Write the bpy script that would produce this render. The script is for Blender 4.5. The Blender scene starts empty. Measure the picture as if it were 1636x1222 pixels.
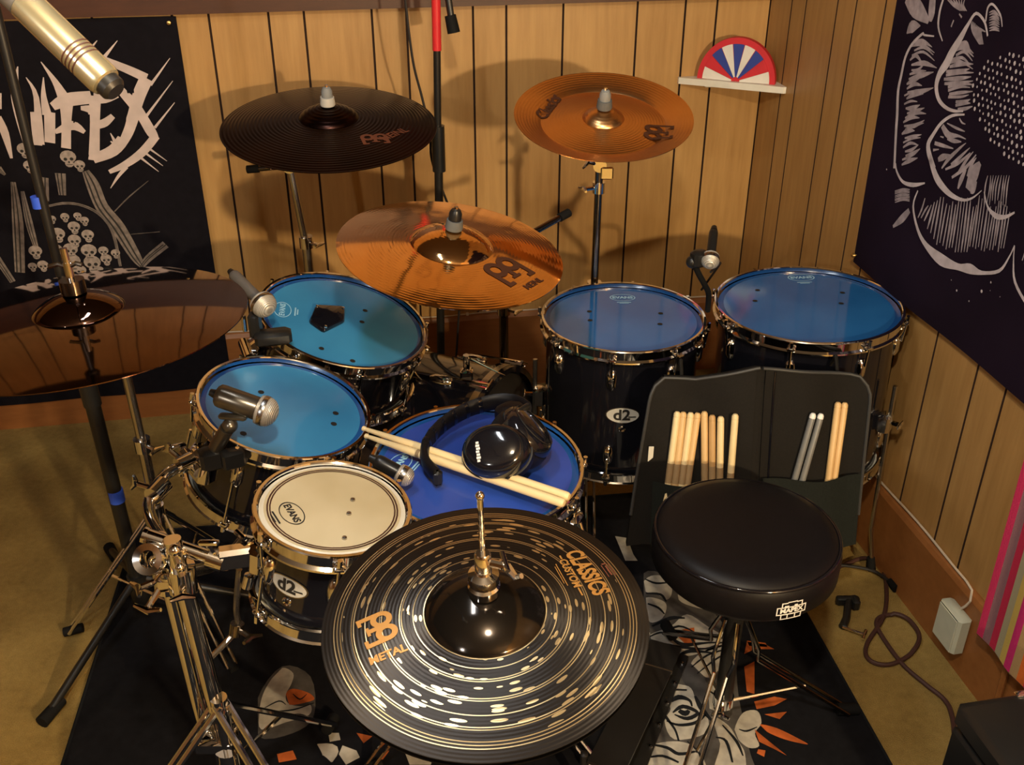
import bpy, math, random
from mathutils import Vector, Matrix
V = Vector
random.seed(7)
SC = bpy.context.scene
COL = SC.collection

# ---------------------------------------------------------------- camera, light, exposure
cam_d = bpy.data.cameras.new('camera')
cam = bpy.data.objects.new('camera', cam_d); COL.objects.link(cam)
cam.location = (0, 0, 1.65)
cam.rotation_euler = (math.radians(90 - 29.2), 0, 0)
cam_d.sensor_fit = 'HORIZONTAL'; cam_d.sensor_width = 36.0
cam_d.lens = 1623.0 / 1636.0 * 36.0
cam_d.clip_start = 0.02
SC.camera = cam

SC.view_settings.view_transform = 'Standard'
SC.view_settings.look = 'None'
SC.view_settings.gamma = 1.0
SC.view_settings.use_curve_mapping = False
SC.view_settings.exposure = 0.40

world = bpy.data.worlds.new('world'); SC.world = world
world.use_nodes = True
world.node_tree.nodes['Background'].inputs[0].default_value = (1.0, 0.72, 0.45, 1)
world.node_tree.nodes['Background'].inputs[1].default_value = 0.02

def lamp(name, kind, loc, power, color, size=0.1, target=None, size_y=None):
    d = bpy.data.lights.new(name, kind); d.energy = power; d.color = color
    if kind == 'AREA':
        d.shape = 'RECTANGLE' if size_y else 'DISK'; d.size = size
        if size_y: d.size_y = size_y
    else:
        d.shadow_soft_size = size
    o = bpy.data.objects.new(name, d); COL.objects.link(o); o.location = loc
    if target:
        o.rotation_euler = (V(target) - V(loc)).to_track_quat('-Z', 'Y').to_euler()
    return o
lamp('side_lamp', 'POINT', (1.30, -1.30, 1.62), 230, (1.0, 0.78, 0.47), 0.05)
lamp('ceiling_lamp', 'POINT', (0.05, 0.22, 2.25), 66, (1.0, 0.88, 0.68), 0.05)
lamp('tube_lamp', 'AREA', (-0.42, 1.22, 2.34), 6.5, (0.93, 0.97, 1.0), 0.10, (-0.42, 1.22, 0.0), 0.60)
lamp('left_fill_light', 'POINT', (-1.25, -0.75, 1.85), 30, (1.0, 0.94, 0.86), 0.04)  # weak light added out of view behind the camera, for the hi-hat's left highlight

# ---------------------------------------------------------------- node materials
MATS = {}
class NT:
    def __init__(s, name):
        s.m = bpy.data.materials.new(name); s.m.use_nodes = True
        s.t = s.m.node_tree; s.b = s.t.nodes['Principled BSDF']
        MATS[name] = s.m
    def n(s, typ, **kw):
        nd = s.t.nodes.new(typ)
        for k, v in kw.items():
            if k.startswith('i_'):
                key = k[2:]
                key = int(key) if key.isdigit() else key
                nd.inputs[key].default_value = v
            else: setattr(nd, k, v)
        return nd
    def l(s, a, b): s.t.links.new(a, b)
    def math(s, op, a, b=None, c=None):
        nd = s.n('ShaderNodeMath', operation=op)
        for i, x in enumerate((a, b, c)):
            if x is None: continue
            if isinstance(x, (int, float)): nd.inputs[i].default_value = x
            else: s.l(x, nd.inputs[i])
        return nd.outputs[0]
    def ramp(s, fac, stops, interp='LINEAR'):
        nd = s.n('ShaderNodeValToRGB'); r = nd.color_ramp; r.interpolation = interp
        while len(r.elements) < len(stops): r.elements.new(0.5)
        for e, (p, c) in zip(r.elements, stops):
            e.position = p; e.color = (*c, 1) if len(c) == 3 else c
        s.l(fac, nd.inputs[0]); return nd.outputs[0]
    def mix(s, fac, a, b):
        nd = s.n('ShaderNodeMix', data_type='RGBA')
        for sock, x in ((nd.inputs[0], fac), (nd.inputs[6], a), (nd.inputs[7], b)):
            if isinstance(x, (int, float)): sock.default_value = x
            elif isinstance(x, tuple): sock.default_value = (*x, 1) if len(x) == 3 else x
            else: s.l(x, sock)
        return nd.outputs[2]
    def noise(s, vec, scale, detail=3, rough=0.5):
        nd = s.n('ShaderNodeTexNoise'); nd.inputs['Scale'].default_value = scale
        nd.inputs['Detail'].default_value = detail; nd.inputs['Roughness'].default_value = rough
        if vec is not None: s.l(vec, nd.inputs['Vector'])
        return nd.outputs[0]
    def obj(s, scale=None):
        tc = s.n('ShaderNodeTexCoord')
        if scale is None: return tc.outputs['Object']
        mp = s.n('ShaderNodeMapping'); mp.inputs['Scale'].default_value = scale
        s.l(tc.outputs['Object'], mp.inputs[0]); return mp.outputs[0]
    def bump(s, h, strength=0.3, dist=0.002):
        nd = s.n('ShaderNodeBump'); nd.inputs['Strength'].default_value = strength
        nd.inputs['Distance'].default_value = dist
        s.l(h, nd.inputs['Height']); s.l(nd.outputs[0], s.b.inputs['Normal'])
    def set(s, **kw):
        for k, v in kw.items():
            k = k.replace('_', ' ')
            i = s.b.inputs[k]
            if isinstance(v, (int, float)): i.default_value = v
            elif isinstance(v, tuple): i.default_value = (*v, 1) if len(v) == 3 else v
            else: s.l(v, i)
        return s

def plain(name, col, rough=0.5, metal=0.0, var=0.12, scale=30.0, **kw):
    m = NT(name)
    nz = m.noise(m.obj(), scale, 2)
    c1 = tuple(min(1, c * (1 - var)) for c in col); c2 = tuple(min(1, c * (1 + var)) for c in col)
    m.set(Base_Color=m.mix(nz, c1, c2), Roughness=rough, Metallic=metal, **kw)
    return m.m

def wood_panel(name, c1, c2, gscale=(9, 9, 0.7), rough=0.42, cw=0.5):
    m = NT(name)
    g = m.noise(m.obj(gscale), 6.0, 6, 0.6)
    big = m.noise(m.obj((1.5, 1.5, 0.8)), 2.2, 3)
    f = m.math('ADD', m.math('MULTIPLY', g, 1 - cw), m.math('MULTIPLY', big, cw))
    m.set(Base_Color=m.ramp(f, [(0.3, c1), (0.7, c2)]), Roughness=rough)
    m.bump(g, 0.12, 0.001)
    return m.m

wood_panel('panel_wood', (0.36, 0.185, 0.054), (0.56, 0.325, 0.113))
wood_panel('trim_wood', (0.05, 0.014, 0.005), (0.09, 0.028, 0.009), (0.7, 9, 9))
wood_panel('base_wood', (0.24, 0.085, 0.022), (0.36, 0.14, 0.04), (0.8, 9, 9))
plain('groove', (0.030, 0.011, 0.004), 0.9)
plain('plaster', (0.10, 0.075, 0.05), 0.9)
wood_panel('dark_panel', (0.10, 0.045, 0.016), (0.17, 0.085, 0.03))

m = NT('carpet')
n1 = m.noise(m.obj(), 420, 2); n2 = m.noise(m.obj(), 7, 4); n3 = m.noise(m.obj(), 60, 3)
f = m.math('ADD', m.math('MULTIPLY', n1, 0.35), m.math('ADD', m.math('MULTIPLY', n2, 0.4), m.math('MULTIPLY', n3, 0.25)))
m.set(Base_Color=m.ramp(f, [(0.3, (0.16, 0.095, 0.018)), (0.7, (0.40, 0.27, 0.075))]), Roughness=0.95)
m.bump(n1, 0.6, 0.004)

def chrome(name, col, rough):
    m = NT(name)
    nz = m.noise(m.obj(), 40, 2)
    m.set(Base_Color=col, Metallic=1.0, Roughness=m.math('ADD', rough, m.math('MULTIPLY', nz, 0.05)))
    return m.m
chrome('chrome', (0.86, 0.87, 0.88), 0.035)
chrome('satin_steel', (0.55, 0.53, 0.50), 0.22)
chrome('dark_chrome', (0.22, 0.20, 0.18), 0.14)
plain('black_lacquer', (0.006, 0.006, 0.009), 0.09, 0, 0.2, Coat_Weight=0.4)
plain('black_plastic', (0.012, 0.012, 0.012), 0.32)
plain('black_metal', (0.012, 0.011, 0.010), 0.38)
plain('black_rubber', (0.010, 0.010, 0.010), 0.7, Specular_IOR_Level=0.08)
plain('black_leather', (0.006, 0.005, 0.006), 0.45, 0, 0.3, 80, Specular_IOR_Level=0.25)
plain('nylon_bag', (0.013, 0.0115, 0.010), 0.7, 0, 0.35, 300, Specular_IOR_Level=0.08)
plain('pocket_mesh', (0.013, 0.015, 0.013), 0.8, 0, 0.4, 300, Specular_IOR_Level=0.08)
plain('piping', (0.035, 0.035, 0.035), 0.5)
plain('white_plastic', (0.78, 0.75, 0.66), 0.4)
plain('adapter_plastic', (0.55, 0.56, 0.44), 0.5)
plain('white_print', (0.80, 0.78, 0.75), 0.6)
plain('logo_print', (0.60, 0.50, 0.47), 0.9, 0, 0.25, 25, Specular_IOR_Level=0.08)
plain('grey_print', (0.20, 0.165, 0.145), 0.9, 0, 0.7, 60, Specular_IOR_Level=0.08)
plain('skull_print', (0.34, 0.285, 0.255), 0.9, 0, 0.6, 90, Specular_IOR_Level=0.08)
plain('black_cloth', (0.009, 0.008, 0.011), 0.95, 0, 0.3, 50, Specular_IOR_Level=0.08)
plain('flower_cloth', (0.014, 0.008, 0.018), 0.9, 0, 0.6, 4, Specular_IOR_Level=0.08)
plain('flower_print', (0.56, 0.50, 0.53), 0.9, 0, 0.35, 40, Specular_IOR_Level=0.08)
plain('flower_hatch', (0.36, 0.31, 0.34), 0.9, 0, 0.6, 50, Specular_IOR_Level=0.08)
plain('rug_black', (0.008, 0.008, 0.010), 0.95, 0, 0.4, 60, Specular_IOR_Level=0.08)
plain('rug_white', (0.40, 0.37, 0.31), 0.95, 0, 0.55, 35, Specular_IOR_Level=0.08)
plain('rug_orange', (0.42, 0.10, 0.025), 0.95, 0, 0.7, 35, Specular_IOR_Level=0.08)
plain('rug_grey', (0.075, 0.068, 0.062), 0.95, 0, 0.7, 30, Specular_IOR_Level=0.08)
plain('rug_ink', (0.012, 0.013, 0.015), 0.95, Specular_IOR_Level=0.08)
plain('red_tape', (0.62, 0.025, 0.03), 0.35)
plain('blue_tape', (0.03, 0.10, 0.65), 0.5)
plain('felt_white', (0.50, 0.48, 0.44), 0.9)
plain('felt_grey', (0.10, 0.11, 0.115), 0.9)
plain('nut_grey', (0.22, 0.23, 0.23), 0.6)
plain('stick_wood', (0.66, 0.43, 0.19), 0.45, 0, 0.15, 20)
plain('stick_pale', (0.76, 0.60, 0.33), 0.45, 0, 0.12, 20)
plain('stick_dark', (0.50, 0.30, 0.12), 0.5, 0, 0.2, 20)
plain('stick_worn', (0.33, 0.22, 0.11), 0.6, 0, 0.3, 40)
plain('stick_grey', (0.17, 0.17, 0.165), 0.4, 0, 0.2, 40)
plain('nylon_tip', (0.85, 0.83, 0.78), 0.4)
plain('mic_brass', (0.74, 0.66, 0.42), 0.24, 0.85)
plain('mic_grey', (0.16, 0.15, 0.14), 0.4, 0.4)
plain('mic_bronze', (0.17, 0.15, 0.12), 0.28, 0.85)
plain('badge_white', (0.50, 0.49, 0.45), 0.35)
plain('ink', (0.012, 0.011, 0.010), 0.6)
plain('ink_brown', (0.06, 0.020, 0.010), 0.5)
plain('gold_print', (0.55, 0.27, 0.07), 0.35, 0.5)
plain('rust_print', (0.17, 0.055, 0.03), 0.5, 0.3)
plain('head_print', (0.34, 0.62, 0.80), 0.5)
plain('cable_black', (0.014, 0.011, 0.010), 0.6)
plain('cable_brown', (0.055, 0.020, 0.014), 0.6)
plain('cable_white', (0.62, 0.52, 0.40), 0.6)
plain('orn_red', (0.60, 0.02, 0.03), 0.5)
plain('orn_white', (0.78, 0.74, 0.68), 0.5)
plain('orn_blue', (0.025, 0.05, 0.30), 0.5)
plain('pin_brass', (0.6, 0.4, 0.15), 0.3, 0.9)

def head_mat(name, c1, c2, rough):
    m = NT(name)
    n = m.noise(m.obj(), 5, 3)
    m.set(Base_Color=m.ramp(n, [(0.35, c1), (0.65, c2)]), Roughness=rough, Coat_Weight=0.3, Coat_Roughness=0.08)
    return m.m
head_mat('head_cyan', (0.035, 0.20, 0.42), (0.050, 0.27, 0.52), 0.16)
head_mat('head_blue', (0.014, 0.105, 0.33), (0.022, 0.145, 0.42), 0.10)
head_mat('head_navy', (0.016, 0.050, 0.30), (0.024, 0.070, 0.38), 0.38)
head_mat('head_edge', (0.008, 0.07, 0.26), (0.012, 0.09, 0.32), 0.25)
head_mat('head_clear', (0.52, 0.42, 0.24), (0.66, 0.56, 0.36), 0.25)
head_mat('head_clear_edge', (0.75, 0.68, 0.52), (0.80, 0.74, 0.60), 0.25)

def radial(m):
    tc = m.n('ShaderNodeTexCoord'); sp = m.n('ShaderNodeSeparateXYZ'); m.l(tc.outputs['Object'], sp.inputs[0])
    x, y = sp.outputs[0], sp.outputs[1]
    r = m.math('SQRT', m.math('ADD', m.math('MULTIPLY', x, x), m.math('MULTIPLY', y, y)))
    return r, m.math('ARCTAN2', y, x)
def cymbal_mat(name, c1, c2, rough, groove, hammer, metal=1.0, gscale=900.0):
    m = NT(name); r, th = radial(m)
    lathe = m.math('SINE', m.math('MULTIPLY', r, gscale))
    nz = m.noise(m.obj(), 9, 4)
    vo = m.n('ShaderNodeTexVoronoi'); vo.inputs['Scale'].default_value = 22
    m.l(m.obj(), vo.inputs['Vector'])
    hm = m.math('SMOOTH_MIN', vo.outputs['Distance'], 0.45, 0.2)
    m.set(Base_Color=m.ramp(nz, [(0.3, c1), (0.7, c2)]), Metallic=metal, Roughness=rough)
    h = m.math('ADD', m.math('MULTIPLY', lathe, groove), m.math('MULTIPLY', hm, hammer))
    m.bump(h, 0.5, 0.0015)
    return m.m
cymbal_mat('cymbal_copper', (0.86, 0.48, 0.20), (0.94, 0.58, 0.28), 0.085, 0.04, 1.4)
cymbal_mat('cymbal_china', (0.84, 0.42, 0.16), (0.93, 0.52, 0.22), 0.30, 0.10, 0.6)
cymbal_mat('cymbal_dark', (0.016, 0.008, 0.007), (0.034, 0.015, 0.012), 0.30, 0.35, 0.2, 1.0, 700)
cymbal_mat('cymbal_brilliant', (0.105, 0.058, 0.045), (0.15, 0.085, 0.065), 0.05, 0.0, 0.15)

# dark hi-hat: gold lathe rings and dashes on a black-brown plate
m = NT('cymbal_hat'); r, th = radial(m)
cv = m.n('ShaderNodeCombineXYZ')
m.l(m.math('MULTIPLY', r, 165.0), cv.inputs[0]); m.l(m.math('MULTIPLY', th, 4.6), cv.inputs[1])
vo = m.n('ShaderNodeTexVoronoi'); vo.inputs['Scale'].default_value = 1.0; m.l(cv.outputs[0], vo.inputs['Vector'])
dash = m.math('LESS_THAN', vo.outputs['Distance'], 0.30)
sepc = m.n('ShaderNodeSeparateColor'); m.l(vo.outputs['Color'], sepc.inputs[0])
dash = m.math('MULTIPLY', dash, m.math('GREATER_THAN', sepc.outputs[0], 0.30))
rings = None
for rr in (0.0665, 0.078, 0.0905, 0.0930, 0.112, 0.1145, 0.130, 0.1425, 0.1450, 0.1570, 0.1605, 0.1640):
    g = m.math('LESS_THAN', m.math('ABSOLUTE', m.math('SUBTRACT', r, rr)), 0.00055)
    rings = g if rings is None else m.math('MAXIMUM', rings, g)
spx = m.n('ShaderNodeTexCoord'); sv = m.n('ShaderNodeSeparateXYZ'); m.l(spx.outputs['Object'], sv.inputs[0])
def clear(cx, cy, rad):
    dx = m.math('SUBTRACT', sv.outputs[0], cx); dy = m.math('SUBTRACT', sv.outputs[1], cy)
    return m.math('GREATER_THAN', m.math('SQRT', m.math('ADD', m.math('MULTIPLY', dx, dx), m.math('MULTIPLY', dy, dy))), rad)
dash = m.math('MULTIPLY', dash, m.math('MULTIPLY', clear(-.108, -.030, .036), clear(.106, .058, .040)))
band = m.math('MULTIPLY', m.math('GREATER_THAN', r, 0.067), m.math('LESS_THAN', r, 0.155))
gold = m.math('MAXIMUM', m.math('MULTIPLY', dash, band), m.math('MULTIPLY', rings, 0.8))
bell = m.math('LESS_THAN', r, 0.0655)
fine = m.math('MULTIPLY', m.math('SINE', m.math('MULTIPLY', r, 1500.0)), m.math('SUBTRACT', 1.0, bell))
m.set(Base_Color=m.mix(gold, (0.050, 0.043, 0.038), (0.95, 0.72, 0.38)), Metallic=0.92, Roughness=m.mix(bell, m.mix(gold, (0.40,)*3, (0.30,)*3), (0.10,)*3), Anisotropic=m.math('MULTIPLY', m.math('SUBTRACT', 1.0, bell), 0.85))
tg = m.n('ShaderNodeTangent', direction_type='RADIAL', axis='Z'); m.l(tg.outputs[0], m.b.inputs['Tangent'])
m.bump(m.math('ADD', m.math('MULTIPLY', fine, 0.15), m.math('MULTIPLY', gold, 1.0)), 0.25, 0.001)

m = NT('blanket_stripes')
tc = m.n('ShaderNodeTexCoord'); sp = m.n('ShaderNodeSeparateXYZ'); m.l(tc.outputs['Object'], sp.inputs[0])
st = m.math('FRACT', m.math('MULTIPLY', sp.outputs[1], -1/0.19))
ST = [(0.55, 0.02, 0.10), (0.25, 0.12, 0.14), (0.50, 0.015, 0.06), (0.40, 0.36, 0.22), (0.62, 0.44, 0.10), (0.60, 0.02, 0.16), (0.45, 0.28, 0.12), (0.75, 0.16, 0.02), (0.62, 0.03, 0.10), (0.34, 0.30, 0.24)]
m.set(Base_Color=m.ramp(st, [(i / len(ST), c) for i, c in enumerate(ST)], 'CONSTANT'), Roughness=0.9)
m.bump(m.noise(m.obj(), 300, 2), 0.4, 0.002)

# ---------------------------------------------------------------- mesh helpers
# ---- printed artwork of banner, tapestry and rug, in millimetres on their own surfaces
LOGO=[[(-1876,1105,15.5),(-1824,1079,19.1),(-1780,1057,22.7),(-1746,1038,24.3)],[(-1746,1038,33.0),(-1770,1000,33.2),(-1786,966,30.0),(-1802,930,30.2),(-1827,888,30.5),(-1866,849,30.7),(-1922,829,25.3)],[(-1830,1048,3.4),(-1816,1009,20.9),(-1792,973,28.2),(-1774,936,26.7),(-1757,892,27.0),(-1747,874,14.5)],[(-1747,884,21.7),(-1790,841,22.6),(-1838,810,19.0),(-1887,790,11.0)],[(-1885,998,31.3),(-1898,927,24.7),(-1920,825,29.0)],[(-1889,995,31.3),(-1861,990,24.4),(-1828,999,17.4)],[(-1898,920,21.2),(-1873,926,21.2),(-1849,943,14.1)],[(-1956,1001,38.0),(-1970,931,24.6),(-1985,862,25.0)],[(-1996,975,20.8),(-1956,991,34.6),(-1894,995,33.0)],[(-2004,907,10.6),(-1956,923,24.7),(-1929,903,10.6)],[(-2006,961,27.8),(-2023,879,26.6)],[(-2045,1053,2.0),(-2031,1001,13.7),(-2051,876,26.6)],[(-2002,1052,2.0),(-2012,1003,13.7),(-2014,954,24.4)],[(-2000,1091,2.0),(-1976,1040,15.4),(-1962,994,31.1)],[(-2059,1081,2.7),(-2080,1020,20.4),(-2084,957,24.2),(-2088,871,7.1)],[(-2048,963,13.9),(-2050,913,24.6),(-2055,873,21.3)],[(-2139,953,17.3),(-2132,909,21.0),(-2131,840,7.1)],[(-2125,1015,20.4),(-2128,973,6.9)],[(-2136,1050,20.2),(-2156,939,27.7),(-2189,839,17.7)],[(-2182,1052,26.8),(-2229,842,28.2)],[(-2190,1018,30.4),(-2182,857,31.7)],[(-1926,968,10.5),(-1903,963,21.0),(-1903,949,14.1)],[(-1739,1020,7.7),(-1678,1088,1.7)],[(-1763,939,7.1),(-1680,1029,1.7)],[(-1747,906,7.2),(-1684,972,1.8)],[(-1878,1114,8.1),(-1853,1138,1.7)],[(-1842,1097,8.8),(-1803,1136,1.7)],[(-1774,852,6.5),(-1730,812,1.5)],[(-1783,837,6.6),(-1743,799,1.5)],[(-1796,823,6.6),(-1757,783,1.5)],[(-1839,802,11.0),(-1865,777,8.1),(-1892,744,1.9)],[(-1868,875,2.9),(-1856,867,10.8),(-1864,897,2.1)]]
CUTS=[[(-1863,969,15.4),(-1848,965,12.6)],[(-1877,901,17.8),(-1876,871,14.4)],[(-1789,908,14.3),(-1800,864,21.7)],[(-1820,971,17.6),(-1828,931,21.3),(-1848,889,17.9)],[(-1793,1023,20.8),(-1793,1001,17.5)],[(-1941,878,25.0),(-1945,838,28.8)],[(-1939,958,7.0),(-1951,930,3.5)]]
RIBS=[[(-1948,796,18.8),(-1937,756,34.9),(-1925,692,35.5),(-1893,628,39.4),(-1861,539,30.3),(-1845,502,10.2)],[(-2142,774,12.5),(-2156,656,28.8),(-2182,512,26.5)],[(-2124,747,9.4),(-2126,654,19.3),(-2123,585,13.1)],[(-2059,783,21.9),(-2073,718,25.4)],[(-2015,793,28.1),(-2022,731,19.0)],[(-2238,579,19.5),(-2207,485,16.7)],[(-1773,568,23.5),(-1828,529,20.3),(-1855,499,10.2)],[(-1894,676,2.6),(-1850,714,3.2),(-1789,758,1.3)],[(-1862,606,1.3),(-1783,607,2.0)],[(-2093,695,5.1),(-2026,708,7.0),(-1973,698,7.1),(-1930,665,8.4),(-1909,612,8.6),(-1907,513,7.4)],[(-2158,795,6.2),(-2171,814,18.5)]]
SKULLS=[(-2057.1,618.5,19.9),(-2009.8,637.7,16.8),(-1977.7,611.5,17.0),(-2016.1,598.5,17.9),(-2127.4,571.2,18.3),(-2069.3,574.2,15.4),(-2032.5,571.0,20.1),(-1983.7,564.1,21.8),(-1944.6,562.1,14.1),(-2036.6,535.0,24.9),(-1981.3,527.5,23.5),(-2116.4,528.3,15.4),(-1941.4,537.1,15.7),(-2144.8,526.8,12.3),(-2069.1,514.2,12.4),(-1913.1,552.9,12.6),(-2017.0,506.9,15.6),(-1966.8,503.2,14.2),(-2028.4,667.9,12.2),(-1994.3,669.1,11.0),(-1978.6,654.5,12.3),(-2063.2,663.3,10.9),(-1985.3,835.0,21.0),(-2093.1,861.3,19.1),(-1960.2,812.6,14.7),(-2090.1,816.0,16.0)]
PETALS=[[(895,1248,2.9),(860,1244,4.4),(852,1245,5.9),(821,1218,6.9),(805,1187,7.8),(802,1149,8.7),(801,1114,9.5),(815,1064,10.4),(824,1025,9.7),(844,951,9.0)],[(1072,1280,4.5),(1052,1303,5.8),(1019,1313,5.9),(1001,1290,8.7),(987,1264,14.9),(967,1230,19.5),(957,1206,21.1),(941,1182,15.8),(938,1156,12.3),(955,1133,10.1),(984,1123,7.8),(1014,1123,6.3),(1045,1130,3.4)],[(1052,1125,3.4),(1013,1113,6.3),(982,1090,7.9),(962,1059,9.6),(953,1037,12.7),(965,1017,14.9),(991,996,11.1)],[(901,1325,5.6),(897,1298,6.4),(903,1268,5.7),(927,1244,2.8)],[(1056,1304,3.8),(1053,1328,5.1),(1067,1337,4.4),(1098,1323,4.3),(1112,1304,2.5)],[(845,963,5.0),(856,948,6.2),(888,934,7.4),(930,940,9.6),(970,957,3.5)],[(958,1024,10.3),(989,993,14.8),(1016,975,16.9),(1060,963,12.1),(1105,965,6.4),(1136,979,4.2),(1161,1003,2.0)],[(951,934,3.6),(946,897,6.0),(979,856,8.4),(1021,834,12.9),(1082,825,26.2),(1141,833,14.2),(1181,845,21.3),(1221,853,8.3),(1273,879,6.9),(1292,914,3.9),(1300,942,2.9)],[(1170,1004,3.0),(1191,981,5.0),(1222,973,10.9),(1252,981,7.7),(1277,999,3.8)]]
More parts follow.
